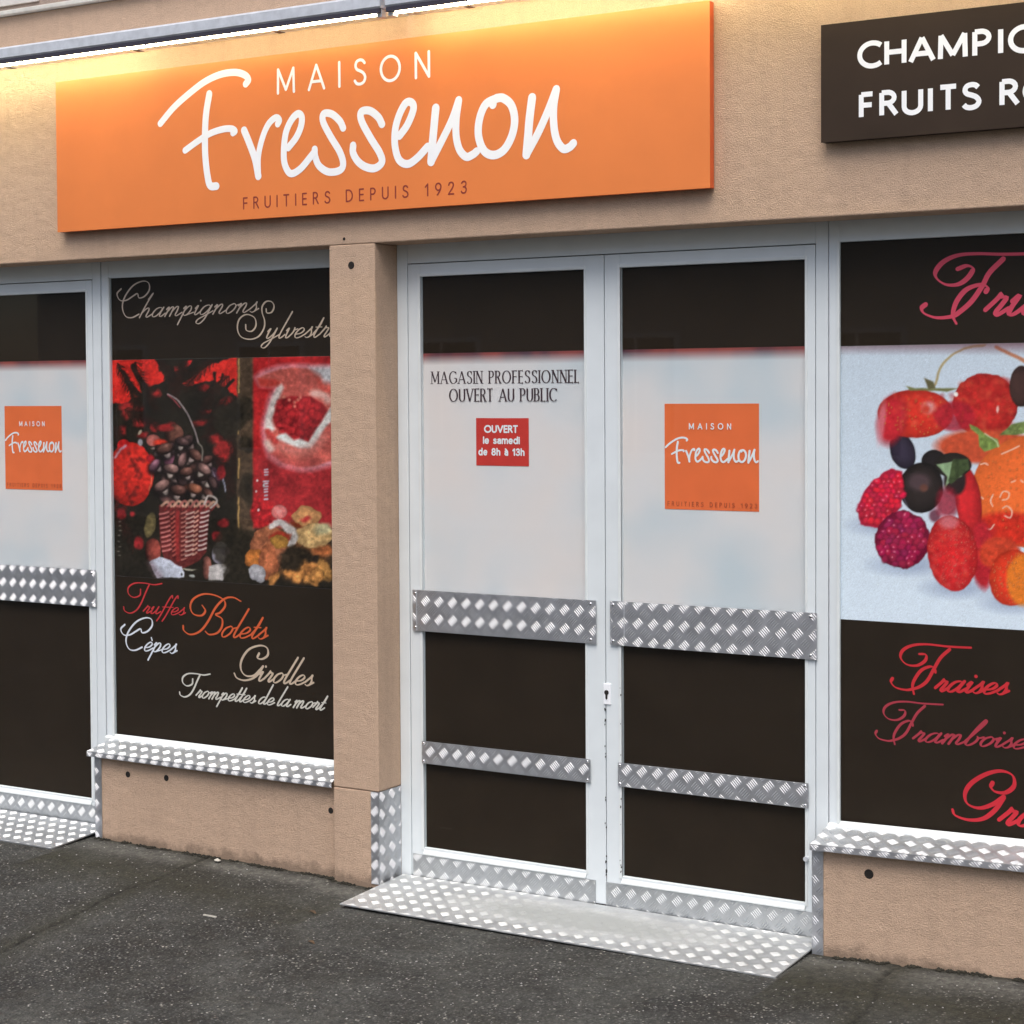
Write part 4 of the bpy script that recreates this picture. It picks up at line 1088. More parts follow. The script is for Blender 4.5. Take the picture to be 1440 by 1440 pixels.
    e(350, 750, 60, 44, (96, 74, 80), soft=7, alpha=.7)
    e(375, 780, 22, 20, (110, 70, 60), soft=3)
    e(435, 640 + 290, 30, 34, (120, 76, 92), soft=4)
    for q in ([(255, 760), (262, 820), (290, 880)],):
        c.line(t(q), 1.5, (130, 130, 150), 1.5, .7)
    # raspberries
    def drupes(x0, x1, y0, y1, r, col, test, sd):
        g = np.random.default_rng(sd)
        y = y0
        row = 0
        while y < y1:
            x = x0 + (row % 2) * r
            while x < x1:
                if test(x, y):
                    j = g.random() * 5
                    e(x + j, y + (g.random() - .5) * r * .5, r * 1.05, r * 1.0, tuple(k * (.85 + .3 * g.random()) for k in col), rim=.55, lx=-.08, ly=-.14, soft=2.2, alpha=.8)
                    if g.random() < .4:
                        e(x + j - r * .3, y + j - r * .3, r * .22, r * .2, (238, 160, 170), soft=1, alpha=.8)
                x += r * (1.5 + .4 * g.random())
            y += r * 1.35
            row += 1
    c.warp = 7
    poly = t([(16, 880), (60, 800), (120, 730), (200, 670), (262, 690), (275, 800), (240, 900), (140, 992), (40, 975)])
    c.poly(poly, (176, 30, 58), 2)
    drupes(10, 280, 670, 1000, 19, (200, 36, 62), lambda x, y: ((x - 150) * .75 + (y - 840) * .66) ** 2 / 105 ** 2 + ((x - 150) * .66 - (y - 840) * .75) ** 2 / 170 ** 2 < .82, 11)
    e(500, 860, 60, 80, (150, 34, 50), soft=8, tex=.3, alpha=.8)
    e(262, 1056, 146, 152, (128, 24, 56), rim=.3)
    drupes(120, 410, 900, 1200, 21, (156, 34, 72), lambda x, y: ((x - 262) / 140) ** 2 + ((y - 1056) / 146) ** 2 < .86, 12)
    e(690, 1140, 60, 180, (186, 40, 50), soft=4, tex=.2)
    e(780, 1130, 110, 90, (208, 70, 46), soft=5, tex=.2)
    c.warp = 4
    e(528, 1130, 134, 202, (206, 44, 46), rot=-6, ly=.06, lx=-.04, rim=.35, tex=.12)
    seeds(400, 660, 940, 1320, 210, (240, 150, 130), .75, 21, lambda x, y: ((x - 528) / 124) ** 2 + ((y - 1130) / 190) ** 2 < 1)
    for q in range(90):
        a_, r_ = gl.random() * 6.28, gl.random() ** .5
        e(528 + 118 * r_ * math.cos(a_), 1130 + 182 * r_ * math.sin(a_), 8 + 8 * gl.random(), 7 + 7 * gl.random(), ((230, 78, 58), (170, 28, 36), (224, 96, 90))[q % 3], soft=4, alpha=.3)
        e(850 + 110 * r_ * math.cos(a_), 1260 + 134 * r_ * math.sin(a_), 9 + 8 * gl.random(), 8 + 7 * gl.random(), ((240, 110, 60), (196, 44, 36), (236, 140, 70))[q % 3], soft=4, alpha=.3)
    e(510, 965, 50, 36, (226, 150, 160), soft=6, alpha=.6)
    e(850, 1260, 125, 152, (222, 62, 40), rot=8, rim=.35, tex=.1)
    e(905, 1270, 90, 140, (232, 126, 46), soft=5, tex=.1)
    seeds(740, 980, 1120, 1400, 130, (250, 176, 110), .75, 22, lambda x, y: ((x - 850) / 118) ** 2 + ((y - 1260) / 142) ** 2 < 1)
    # more fruit where the print runs on past the photograph's edge
    e(1220, 1150, 190, 190, (206, 46, 44), rim=.35, tex=.12)
    seeds(1040, 1400, 980, 1320, 120, (240, 160, 120), .8, 23, lambda x, y: ((x - 1220) / 175) ** 2 + ((y - 1150) / 175) ** 2 < 1)
    e(1330, 700, 200, 210, (198, 42, 44), rim=.4, tex=.12)
    e(1150, 330, 170, 160, (186, 36, 60), rim=.4, tex=.2)
    e(1500, 1040, 150, 160, (150, 30, 62), rim=.4, tex=.2)
    # fade at the very top of the print
    k = np.clip((500 - c.Y) / 22, 0, 1)[..., None] * .8
    c.a = c.a * (1 - k) + np.array((96, 48, 56)) * k
    k = c.a
    b = (k[:-2, 1:-1] + k[2:, 1:-1] + k[1:-1, :-2] + k[1:-1, 2:] + 2 * k[1:-1, 1:-1]) / 6     # camera softness
    c.a[1:-1, 1:-1] = b
    lit = 1 + 0.02 * fbm(c.h, c.w, 26 * c.k, 4, 51) + 0.02 * fbm(c.h, c.w, 4 * c.k, 2, 52)
    c.a = np.clip(c.a * lit[..., None], 0, 255)
    c.a *= (1 + 0.035 * rng.standard_normal((c.h, c.w, 1)))
    return c


def picture(name, canvas, x0, x1, z0, z1, y, parent, step=0.0027, gain=0.9):
    nx, nz = int((x1 - x0) / step) + 1, int((z1 - z0) / step) + 1
    xs, zs = np.linspace(x0, x1, nx), np.linspace(z0, z1, nz)
    X, Z = np.meshgrid(xs, zs)
    h = PICTURE_MAP
    w = h[6] * X + h[7] * Z + 1
    U, V = (h[0] * X + h[1] * Z + h[2]) / w, (h[3] * X + h[4] * Z + h[5]) / w
    c = np.clip(canvas.sample(U, V), 0, 255) / 255.0
    lin = np.where(c <= 0.04045, c / 12.92, ((c + 0.055) / 1.055) ** 2.4) * gain
    co = np.stack([X.ravel(), np.full(X.size, y), Z.ravel()], 1)
    i = (np.arange(nz - 1)[:, None] * nx + np.arange(nx - 1)[None, :]).ravel()
    F = np.stack([i, i + 1, i + nx + 1, i + nx], 1)
    o = mesh_np(name, co, F, M['picture'], parent)
    at = o.data.color_attributes.new('print', 'FLOAT_COLOR', 'POINT')
    rgba = np.concatenate([lin.reshape(-1, 3), np.ones((lin.size // 3, 1))], 1).astype(np.float32)
    at.data.foreach_set('color', rgba.ravel())
    return o


# ------------------------------------------------------------------ checker plate: a sheet with its raised tread bars
PX, PZ = 0.0535, 0.060


def plate(name, mat, parent, O, u, v, n, W, H, phase=(0.0, 0.0), t=0.0025, h=0.0017, swap=False, wear=None, pitch=(PX, PZ)):
    """O: corner on the wall side surface; u, v in-plane axes, n outward; bars stand on the outer face"""
    O, u, v, n = (np.array(q, float) for q in (O, u, v, n))
    V, F = [], []
    for k in (0, t):
        for a, b in ((0, 0), (W, 0), (W, H), (0, H)):
            V.append(O + u * a + v * b + n * k)
    F += [(0, 1, 2, 3), (7, 6, 5, 4), (0, 4, 5, 1), (1, 5, 6, 2), (2, 6, 7, 3), (3, 7, 4, 0)]
    L, w = 0.029, 0.0035
    px, pz = pitch
    i0, i1 = int(-phase[0] / px) - 2, int((W - phase[0]) / px) + 2
    j0, j1 = int(-phase[1] / pz) - 2, int((H - phase[1]) / pz) + 2
    for i in range(i0, i1 + 1):
        for j in range(j0, j1 + 1):
            for kind in (0, 1):
                cx, cz = phase[0] + (i + kind * .5) * px, phase[1] + (j + kind * .5) * pz
                if cx < -0.03 or cx > W + 0.03 or cz < -0.03 or cz > H + 0.03:
                    continue
                d = np.array((0.68, -0.73)) if (kind == 0) != swap else np.array((0.68, 0.73))
                q = np.array((-d[1], d[0]))
                f_ = wear(cx / W, cz / H) if wear else 1.0
                if f_ < 0.08:
                    continue
                for k in range(-2, 3):
                    c = np.array((cx, cz)) + q * k * 0.0068
                    loc = [(-L / 2, 0, 0), (-L / 4, -w / 2, 0), (L / 4, -w / 2, 0), (L / 2, 0, 0), (L / 4, w / 2, 0), (-L / 4, w / 2, 0), (-L / 3.4, 0, h * f_), (L / 3.4, 0, h * f_)]
                    pts = [(c + d * a + q * b, e) for a, b, e in loc]
                    if all(p[0] <= 0.001 or p[0] >= W - 0.001 or p[1] <= 0.001 or p[1] >= H - 0.001 for p, _ in pts):
                        continue
                    base = len(V)
                    for p, e in pts:
                        a_, b_ = min(max(p[0], 0.0005), W - 0.0005), min(max(p[1], 0.0005), H - 0.0005)
                        if (a_, b_) != (p[0], p[1]) and e:
                            e = 0.0003
                        V.append(O + u * a_ + v * b_ + n * (t + e))
                    F += [tuple(base + r for r in f) for f in ((0, 1, 6), (1, 2, 7, 6), (2, 3, 7), (3, 4, 7), (4, 5, 6, 7), (5, 0, 6))]
    if np.dot(np.cross(u, v), n) < 0:
        F = [f[::-1] for f in F]
    o = mesh_np(name, V, F, mat, parent)
    return o


RIVET = None


def rivet(x, y, z, parent):
    global RIVET
    if RIVET is None:
        V, F = [], []
        rings = ((0.0055, 0.0), (0.005, 0.0016), (0.003, 0.0028))
        for r, d in rings:
            V += [(r * math.cos(a), -d, r * math.sin(a)) for a in np.linspace(0, 2 * math.pi, 10, endpoint=False)]
        V.append((0, -0.0032, 0))
        for k in range(2):
            F += [(k * 10 + i, k * 10 + (i + 1) % 10, k * 10 + 10 + (i + 1) % 10, k * 10 + 10 + i) for i in range(10)]
        F += [(20 + i, 20 + (i + 1) % 10, 30) for i in range(10)]
        RIVET = bpy.data.meshes.new('rivet')
        RIVET.from_pydata(V, [], F)
        for p in RIVET.polygons:
            p.use_smooth = True
        RIVET.materials.append(M['rivet'])
    return link_mesh('rivet', RIVET, None, parent, (x, y, z))


X1, Y1, Z1 = (1, 0, 0), (0, 1, 0), (0, 0, 1)
FRONT = (0, -1, 0)

# ------------------------------------------------------------------ ground: one asphalt sheet, fine near the shop
def wall_line(x):                      # height of the asphalt where it meets the wall
    return np.interp(x, [-6, -1.3, -0.9, -0.2, 0.0, 1.5, 2.2, 3.0], [0.0, 0.012, 0.010, 0.004, -0.004, 0.004, 0.030, 0.040])


xs = np.concatenate([-np.geomspace(60, 2.1, 24), np.arange(-2.0, 2.6, 0.011), np.geomspace(2.7, 60, 24)])
ys = np.concatenate([-np.geomspace(60, 1.9, 24), np.arange(-1.8, 0.16, 0.011), np.array([0.3, 1.0, 6, 20, 60])])
GX, GY = np.meshgrid(xs, ys)
fall = np.clip(-GY / 1.2, 0, 1)
GZ = wall_line(GX) * (1 - fall) - 0.006 * np.clip(-GY, 0, 1.5)
near = ((GX > -2.2) & (GX < 2.8) & (GY > -2))
n_big = fbm(len(ys), len(xs), 60, 4, 31)
n_mid = fbm(len(ys), len(xs), 9, 3, 32)
n_fin = fbm(len(ys), len(xs), 2.2, 2, 33)
GZ = GZ + near * (n_big * 0.012 * np.clip(-GY / 0.3, 0, 1) + n_mid * 0.0035 + n_fin * 0.0025)


def seg_dist(pts):
    d = np.full(GX.shape, 9.0)
    P = catmull(pts, 4)
    for p, q in zip(P[:-1], P[1:]):
        e = q - p
        t = np.clip(((GX - p[0]) * e[0] + (GY - p[1]) * e[1]) / (e @ e), 0, 1)
        d = np.minimum(d, np.hypot(GX - p[0] - t * e[0], GY - p[1] - t * e[1]))
    return d


wv = n_mid * 0.05
front = np.where((GX > -0.18) & (GX < 0.03), 0.0, 0.02)
dist = front - GY
on_door = ((GX > 0.03) & (GX < 1.56)) | (GX < -1.27)
dust = np.clip(1 - np.abs(dist - 0.085 + wv) / 0.075, 0, 1) * (~on_door)
dust = np.maximum(dust, np.clip(1 - np.abs(dist - 0.1 + wv) / 0.1, 0, 1) * (GX > 1.57) * .9)
moss = np.clip(1 - np.abs(dist - 0.30 + wv * 2 + n_big * 0.2) / 0.24, 0, 1) * (~on_door) * (0.9 + n_big)
moss = np.maximum(moss, np.clip(1 - (dist - 0.0) / (0.022 + 0.03 * (n_mid + .5)), 0, 1) * (~on_door))
moss = np.maximum(moss, np.clip(1 - seg_dist([(-0.73, 0.0), (-0.70, -0.28), (-0.66, -0.55), (-0.60, -0.95), (-0.50, -1.35)]) / 0.10, 0, 1) * .75)
moss = np.maximum(moss, np.clip(1 - seg_dist([(1.83, 0.02), (1.84, -0.2), (1.88, -0.6)]) / 0.10, 0, 1) * .8)
crack_d = np.minimum(seg_dist([(-0.73, 0.02), (-0.715, -0.16), (-0.69, -0.30), (-0.70, -0.48), (-0.64, -0.72), (-0.60, -0.95), (-0.50, -1.35)]),
                     seg_dist([(1.83, 0.04), (1.815, -0.12), (1.86, -0.3), (1.88, -0.6)]))
crack = np.clip(1 - (crack_d + n_fin * 0.012) / 0.010, 0, 1) * np.clip(0.75 + n_mid * 1.2, 0, 1)
GZ = GZ - crack * 0.006
co = np.stack([GX.ravel(), GY.ravel(), GZ.ravel()], 1)
nxg, nyg = len(xs), len(ys)
ii = (np.arange(nyg - 1)[:, None] * nxg + np.arange(nxg - 1)[None, :]).ravel()
ground = mesh_np('pavement', co, np.stack([ii, ii + 1, ii + nxg + 1, ii + nxg], 1), M['asphalt'], smooth=True)
tag(ground, 'dark worn asphalt with pale chippings in front of the shop', kind='structure')
at = ground.data.color_attributes.new('wear', 'FLOAT_COLOR', 'POINT')
at.data.foreach_set('color', np.stack([dust.ravel(), np.clip(moss, 0, 1).ravel(), crack.ravel(), np.ones(dust.size)], 1).astype(np.float32).ravel())


def gz(x, y):
    i = int(np.clip(np.searchsorted(xs, x), 1, len(xs) - 1))
    j = int(np.clip(np.searchsorted(ys, y), 1, len(ys) - 1))
    return float(GZ[j, i])


# chippings and moss: loose stuff on the asphalt
def scatter(name, n, mat, sampler, smin, smax, flat=0.6):
    V, F = [], []
    base = [(1, 0, 0), (-1, 0, 0), (0, 1, 0), (0, -1, 0), (0, 0, 1), (0, 0, -1)]
    tri = [(0, 2, 4), (2, 1, 4), (1, 3, 4), (3, 0, 4), (2, 0, 5), (1, 2, 5), (3, 1, 5), (0, 3, 5)]
    for _ in range(n):
        x, y = sampler()
        s = smin + (smax - smin) * rng.random() ** 2.5
        a = rng.random() * 6.28
        z = gz(x, y) + s * flat * 0.35
        b = len(V)
        for p in base:
            j = 0.75 + 0.5 * rng.random()
            V.append((x + s * j * (p[0] * math.cos(a) - p[1] * math.sin(a)), y + s * j * (p[0] * math.sin(a) + p[1] * math.cos(a)), z + s * flat * j * p[2]))
        F += [(b + i, b + j, b + k) for i, j, k in tri]
    return mesh_np(name, np.array(V), np.array(F), mat)


def anywhere():
    while True:
        x, y = rng.uniform(-1.9, 2.4), -0.005 - 1.6 * rng.random()
        if not ((0.02 < x < 1.57 and y > -0.27) or (x < -1.27 and y > -0.23)):
            return x, y


def along_joint():
    while True:
        x = rng.uniform(-1.27, 2.5)
        if 0.03 < x < 1.57:
            continue
        f = 0.0 if -0.17 < x < 0.03 else 0.02
        if math.sin(x * 23.0) + math.sin(x * 61.0 + 1.3) + 1.1 * rng.random() < 0.35:
            continue
        return x, f - 0.003 - 0.020 * rng.random() ** 2.5


tag(scatter('chippings', 1800, M['stone'], anywhere, 0.0011, 0.0042), 'pale stone chippings scattered over the asphalt', kind='stuff')
tag(scatter('moss', 1500, M['moss'], along_joint, 0.002, 0.009, 0.6), 'dark damp moss in the joint along the wall foot', kind='stuff')

for i, (x, y, s, lab) in enumerate(((-0.652, -0.03, 0.012, 'crumpled white paper scrap by the crack at the wall foot'),
                                    (-0.245, -0.55, 0.009, 'thin pale wood splinter lying on the open asphalt'))):
    mb = MB()
    z = gz(x, y)
    if i == 0:
        g = [(x + s * (0.9 + .3 * rng.random()) * math.cos(a), y + s * math.sin(a), z + 0.003 + 0.008 * rng.random()) for a in np.linspace(0, 6.28, 7, endpoint=False)]
        mb.add(g + [(x, y, z + 0.016), (x, y, z)], [(k, (k + 1) % 7, 7) for k in range(7)] + [((k + 1) % 7, k, 8) for k in range(7)])
    else:
        mb.box(x - 0.026, x + 0.026, y - 0.003, y + 0.003, z + 0.002, z + 0.006)
    tag(mb.build('paper_scrap' if i == 0 else 'wood_splinter', M['litter']), lab, 'litter')
for x, y, lab in ((0.18, -0.60, 'brown dead leaf on the asphalt left of the wide ramp'), (-0.02, -0.33, 'small brown dead leaf near the ramp corner')):
    z = gz(x, y) + 0.003
    out = [(0, 0), (.008, .006), (.016, .008), (.026, .003), (.030, 0), (.025, -.004), (.015, -.007), (.007, -.005)]
    V = [(x + a, y + b, z + 0.004 * math.sin(a * 150)) for a, b in out]
    V += [(p[0], p[1], p[2] + 0.001) for p in V]
    n = len(out)
    F = [tuple(range(n))[::-1], tuple(range(n, 2 * n))] + [(k, (k + 1) % n, (k + 1) % n + n, k + n) for k in range(n)]
    tag(MB().add(V, F).build('dead_leaf', M['leaf']), lab, 'leaf')

# ------------------------------------------------------------------ the shop building
shop = empty('shop_building', (0, 0, 0))
tag(shop, 'beige rendered shop front with pale window frames and brown printed glazing', 'building')
A0, A1 = 0.0225, 1.5566          # clear opening of the wide double door
B0, B1 = -2.866, -1.277          # opening of the left double door
W2 = 2.76                        # right end of the right window
SOF = 2.152
w = MB()
w.box(-4.2, 4.4, 0.0, 0.34, SOF, 3.079, 0.004)
w.build('wall', M['render'], shop)
for x0, x1 in ((-0.1645, A0),):
    w = MB()
    w.box(x0, x1, 0.0, 0.34, 0.3235, SOF - 0.0005, 0.004)
    w.build('pillar', M['render'], shop)
    w = MB()
    w.box(x0, x1 - 0.0005, -0.0005, 0.34, -0.15, 0.3215, 0.003)
    w.build('pillar_base', M['render'], shop)
for x0, x1 in ((W2 + 0.02, 4.4), (-4.2, B0)):
    w = MB()
    w.box(x0, x1, 0.0, 0.34, -0.15, SOF - 0.0005, 0.004)
    w.build('pillar', M['render'], shop)
for x0, x1, zt, zr in ((B1, -0.1647, 0.335, 0.335), (A1, W2 + 0.018, 0.335, 0.352)):
    w = MB()
    w.add([(x0, 0.02, -.15), (x1, 0.02, -.15), (x1, 0.02, zr), (x0, 0.02, zt), (x0, 0.30, -.15), (x1, 0.30, -.15), (x1, 0.30, zr), (x0, 0.30, zt)],
          [(0, 1, 2, 3), (5, 4, 7, 6), (0, 4, 5, 1), (3, 2, 6, 7), (0, 3, 7, 4), (1, 5, 6, 2)])
    w.build('apron_wall', M['render'], shop)
w = MB()
w.box(-4.2, 4.4, -0.022, 0.34, 3.080, 3.097, 0.003)
w.build('cornice', M['cap'], shop)
w = MB()
w.box(-4.2, 4.4, 0.012, 0.34, 3.0985, 6.2)
w.build('upper_wall', M['render_upper'], shop)
w = MB()
w.box(-2.7, -1.50, 0.004, 0.012, 3.12, 4.4, 0.002)
tag(w.build('upper_shutter', M['shutter'], shop), 'pale flat shutter above the cornice')
for x, y, z, r in ((-1.1147, .02, .2642, .0085), (-0.9294, .02, .2701, .0085), (1.7285, .02, .2653, .0105), (-0.192, .02, .2339, .008), (-0.0727, 0, 2.082, .0095), (-0.1011, 0, 2.171, .004)):
    m = MB()
    ro, n = r * 1.35, 14
    V, F = [], []
    for k, (rr, yy) in enumerate(((ro, 0.0004), (r, -0.0012), (r * .8, -0.0006))):
        V += [(x + rr * math.cos(a) * (1 + .12 * rng.standard_normal() * (k > 0)), y + yy - 0.001, z + rr * math.sin(a)) for a in np.linspace(0, 6.283, n, endpoint=False)]
    for k in range(2):
        F += [(k * n + i, k * n + (i + 1) % n, k * n + n + (i + 1) % n, k * n + n + i) for i in range(n)]
    F.append(tuple(range(2 * n, 3 * n)))
    m.add(V, F)
    m.build('drill_hole', M['hole'], shop)


def glazed_panels(x0, x1, z0, z1, parent, bands, zr=None):
    """clear pane with coloured film behind it; bands = [(z0, z1, name, material)]"""
    g = MB()
    g.box(x0 - .006, x1 + .006, 0.1335, 0.1375, z0 - .006, z1 + .006)
    g.build('glass_pane', M['glass'], parent)
    for a, b, nm, mt in bands:
        f = MB()
        f.box(x0 - .006, x1 + .006, 0.1422, 0.1450, a, b)
        f.build(nm, mt, parent)


def square_sticker(x0, x1, z0, z1, parent, lab):
    s = MB()
    s.box(x0, x1, 0.1412, 0.1418, z0, z1)
    tag(s.build('sticker', M['orange_sticker'], parent), lab)
    pr = Print(0.1410)
    wd, ht = x1 - x0, z1 - z0
    xa, xb = min(p[0] for st, _ in LOGO for p in st) - .01, max(p[0] for st, _ in LOGO for p in st) + .01
    za, zb = min(p[1] for st, _ in LOGO for p in st) - .01, max(p[1] for st, _ in LOGO for p in st) + .01
    Z0, Z1_ = z0 + ht * 0.435, z0 + ht * 0.685
    for st, wid in LOGO:
        pr.stroke([(x0 + 0.002 + (p[0] - xa) / (xb - xa) * (wd - 0.003), Z0 + (p[1] - za) / (zb - za) * (Z1_ - Z0)) for p in st], wid * 0.275, n=4)
    sans(pr, 'MAISON', x0 + wd * .265, x0 + wd * .715, z0 + ht * .757, z0 + ht * .818, 0.0032)
    pr.build('lettering', M['print_white'], parent)
    pr = Print(0.1410)
    sans(pr, 'FRUITIERS DEPUIS 1923', x0 + wd * .03, x0 + wd * .985, z0 + ht * .030, z0 + ht * .075, 0.0022)
    tag(pr.build('lettering', M['print_faint'], parent), 'faint dark lettering along the sticker foot')


def double_door(x, name_label, left_outer, right_outer, visible_left=True, strips=None):
    """x = shift of the door against the wide door in the middle"""
    fr = MB()
    fr.box(left_outer, x + 0.0655, 0.127, 0.20, 0.0, SOF + .01, 0.002)                 # jambs
    fr.box(x + 1.5235, right_outer, 0.127, 0.20, 0.0, SOF + .01, 0.002)
    fr.box(x + 0.0660, x + 1.5230, 0.1275, 0.20, 2.0885, SOF + .01, 0.002)             # head
    frame = fr.build('door_frame', M['white'], shop)
    tag(frame, name_label)
    g = MB()
    g.box(x + 0.05, x + 1.53, 0.150, 0.158, 0.03, 2.10)                               # dark rebate behind the joints
    g.build('rebate', M['gap'], frame)
    g = MB()
    g.box(x + 0.03, x + 1.56, 0.128, 0.22, -0.05, 0.0165, 0.001)
    g.build('threshold', M['gap'], frame)
    leaves = ((0.0685, 0.8135, 0.1180, 0.7425), (0.8165, 1.5215, 0.8715, 1.4895))
    for k, (a, b, ga, gb) in enumerate(leaves):
        a, b, ga, gb = x + a, x + b, x + ga, x + gb
        lf = MB()
        zb, zt, z0, z1 = 0.024, 2.0855, 0.122, 2.0435
        lf.box(a, ga, 0.127, 0.149, zb, zt, 0.0015)
        lf.box(gb, b, 0.127, 0.149, zb, zt, 0.0015)
        lf.box(ga, gb, 0.1272, 0.149, z1, zt, 0.001)
        lf.box(ga, gb, 0.1272, 0.149, zb, z0, 0.001)
        leaf = lf.build('door_leaf', M['white'], shop)
        for bx in ((ga - .010, ga, z0 - .008, z1 + .010), (gb, gb + .008, z0 - .008, z1 + .010), (ga, gb, z1, z1 + .010)):
            bd = MB()
            bd.box(bx[0], bx[1], 0.1245, 0.1335, bx[2], bx[3], 0.0015)
            bd.build('glazing_bead', M['bead'], leaf)
        bd = MB()
        bd.prism([(0.1335, z0 + .001), (0.1335, z0 - .018), (0.119, z0 - .022), (0.119, z0 - .018)], 'x', ga, gb)
        bd.build('glazing_bead', M['bead'], leaf)
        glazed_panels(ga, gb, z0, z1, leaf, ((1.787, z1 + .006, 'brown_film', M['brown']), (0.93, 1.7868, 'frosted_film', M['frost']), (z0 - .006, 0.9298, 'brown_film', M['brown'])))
        # aluminium guards
        s1, s2, kp = (((0.0835, 0.785), (0.117, 0.762), (0.0755, 0.777)) if k == 0 else ((0.836, 1.5295), (0.862, 1.5025), (0.8155, 1.5195)))
        z_s1 = (0.8560, 0.1380) if k == 0 else (0.8565, 0.1395)
        ph = (0.053, 0.041) if k == 0 else (0.045, 0.012)
        plate('guard_plate', M['alu'], leaf, (x + s1[0], 0.1215, z_s1[0]), X1, Z1, FRONT, s1[1] - s1[0], z_s1[1], phase=ph, t=0.003)
        fold = MB()
        fx = x + s1[0] + (0.016 if k == 0 else 0.050)
        fold.prism([(fx - .002, .1186), (fx + .002, .1186), (fx, .1160)], 'z', z_s1[0] + .001, z_s1[0] + z_s1[1] - .001)
        fold.build('plate_fold', M['alu'], leaf)
        for rx in (s1[0] + .008, s1[1] - .022):
            for rz in (z_s1[0] + .012, z_s1[0] + z_s1[1] - .012):
                rivet(x + rx + .003, 0.1185, rz, leaf)
        ph2 = (0.034, 0.041) if k == 0 else (0.032, 0.053)
        plate('kick_plate', M['alu_kick'], leaf, (x + kp[0], 0.1268, 0.0215), X1, Z1, FRONT, kp[1] - kp[0], 0.0765, phase=(0.018 if k == 0 else .036, 0.008 if k == 0 else .048), t=0.003)
        if x < -1:
            yield leaf, k
            continue
        plate('guard_plate', M['alu'], leaf, (x + s2[0], 0.1215, 0.4100), X1, Z1, FRONT, s2[1] - s2[0], 0.075, phase=ph2, t=0.003)
        for rx in (s2[0] + .007, s2[1] - .010):
            for rz in (0.418, 0.477):
                rivet(x + rx, 0.1185, rz, leaf)
        yield leaf, k


# --- wide double door in the middle
for leaf, k in double_door(0.0, 'pale jambs and head of the wide middle double door', 0.0237, 1.5620):
    if k == 0:
        tag(leaf, 'left leaf of the middle door with black lettering and red sticker')
        pr = Print(0.1420)
        serif(pr, 'MAGASIN PROFESSIONNEL', 0.152, 0.714, 1.6855, 1.7255, 0.0058)
        serif(pr, 'OUVERT AU PUBLIC', 0.224, 0.632, 1.6265, 1.6675, 0.0058)
        pr.build('lettering', M['print_plum'], leaf)
        s = MB()
        s.box(0.3265, 0.5278, 0.1410, 0.1418, 1.4150, 1.5713)
        tag(s.build('sticker', M['red'], leaf), 'red opening-hours sticker')
        for txt, xa, xb, za, zb, th, st in (('OUVERT', 0.3575, 0.4880, 1.5225, 1.5485, 0.0056, 0.30), ('le samedi', 0.3530, 0.4950, 1.4860, 1.5110, 0.0052, 0.32),
                                            ('de 8h à 13h', 0.3350, 0.5130, 1.4480, 1.4730, 0.0052, 0.34)):
            pr = Print(0.1408)
            sans(pr, txt, xa, xb, za, zb, th, stretch=st)
            tag(pr.build('lettering', M['print_white'], leaf), 'white line of opening hours on the red sticker')
    else:
        tag(leaf, 'right leaf of the middle door with orange square sticker')
        square_sticker(1.0185, 1.3355, 1.2900, 1.6170, leaf, 'orange square logo sticker on the right leaf')
        m = MB()
        m.box(0.8087, 0.8345, 0.1225, 0.1272, 0.6655, 0.7315, 0.0012)
        lock = m.build('lock_plate', M['print_white'], leaf)
        m = MB()
        m.cyl((0.8205, 0.1220, 0.7035), 'y', 0.0078, 0.0022, 16)
        m.prism([(0.8168, 0.700), (0.8242, 0.700), (0.8238, 0.684), (0.8205, 0.681), (0.8172, 0.684)], 'y', 0.1207, 0.1224)
        m.build('keyhole', M['hole'], leaf)
        m = MB()
        m.cyl((1.4950, 0.1205, 0.2580), 'y', 0.0075, 0.012, 12)
        m.build('door_stop_pin', M['housing'], leaf)
        chips = MB()
        for q in range(34):
            cx, cz = random.choice((0.8690, 0.8150)) + random.gauss(0, .0012), 0.12 + 0.62 * random.random() ** 1.3
            s = 0.0009 + 0.0016 * random.random()
            chips.prism([(cx - s, cz - s * 2), (cx + s * .7, cz - s * 1.4), (cx + s, cz + s), (cx - s * .5, cz + s * 2)], 'y', 0.1240, 0.1262)
        tag(chips.build('paint_chips', M['gap'], leaf), kind='stuff')
# --- left double door
for leaf, k in double_door(-2.888, 'pale jambs and head of the left double door', B0, -1.3235):
    if k == 0:
        tag(leaf, 'left leaf of the left door')
    else:
        tag(leaf, 'right leaf of the left door with orange square sticker')
        square_sticker(-1.8490, -1.5450, 1.2905, 1.6140, leaf, 'orange square logo sticker on the left door')

# --- aluminium linings of the openings
plate('corner_plate', M['alu'], shop, (A0 - 0.0002, -0.0022, 0.012), Y1, Z1, X1, 0.128, 0.311, phase=(0.045, 0.025), t=0.0022, h=0.0024, pitch=(0.060, 0.060))
plate('corner_plate', M['alu'], shop, (-0.0085, -0.0006, 0.012), X1, Z1, FRONT, 0.0332, 0.311, phase=(0.017, 0.005), t=0.0022)
for x0, ph in ((A1 - 0.0012, 0.035), (B1 - 0.0012, 0.01)):
    plate('corner_plate', M['alu'], shop, (x0, 0.0194, 0.008), X1, Z1, FRONT, 0.0345, 0.311, phase=(0.004, ph), t=0.0022)
    plate('corner_plate', M['alu'], shop, (x0 + 0.001, 0.0185, 0.008), Y1, Z1, (-1, 0, 0), 0.108, 0.311, phase=(0.03, 0.02), t=0.0022)


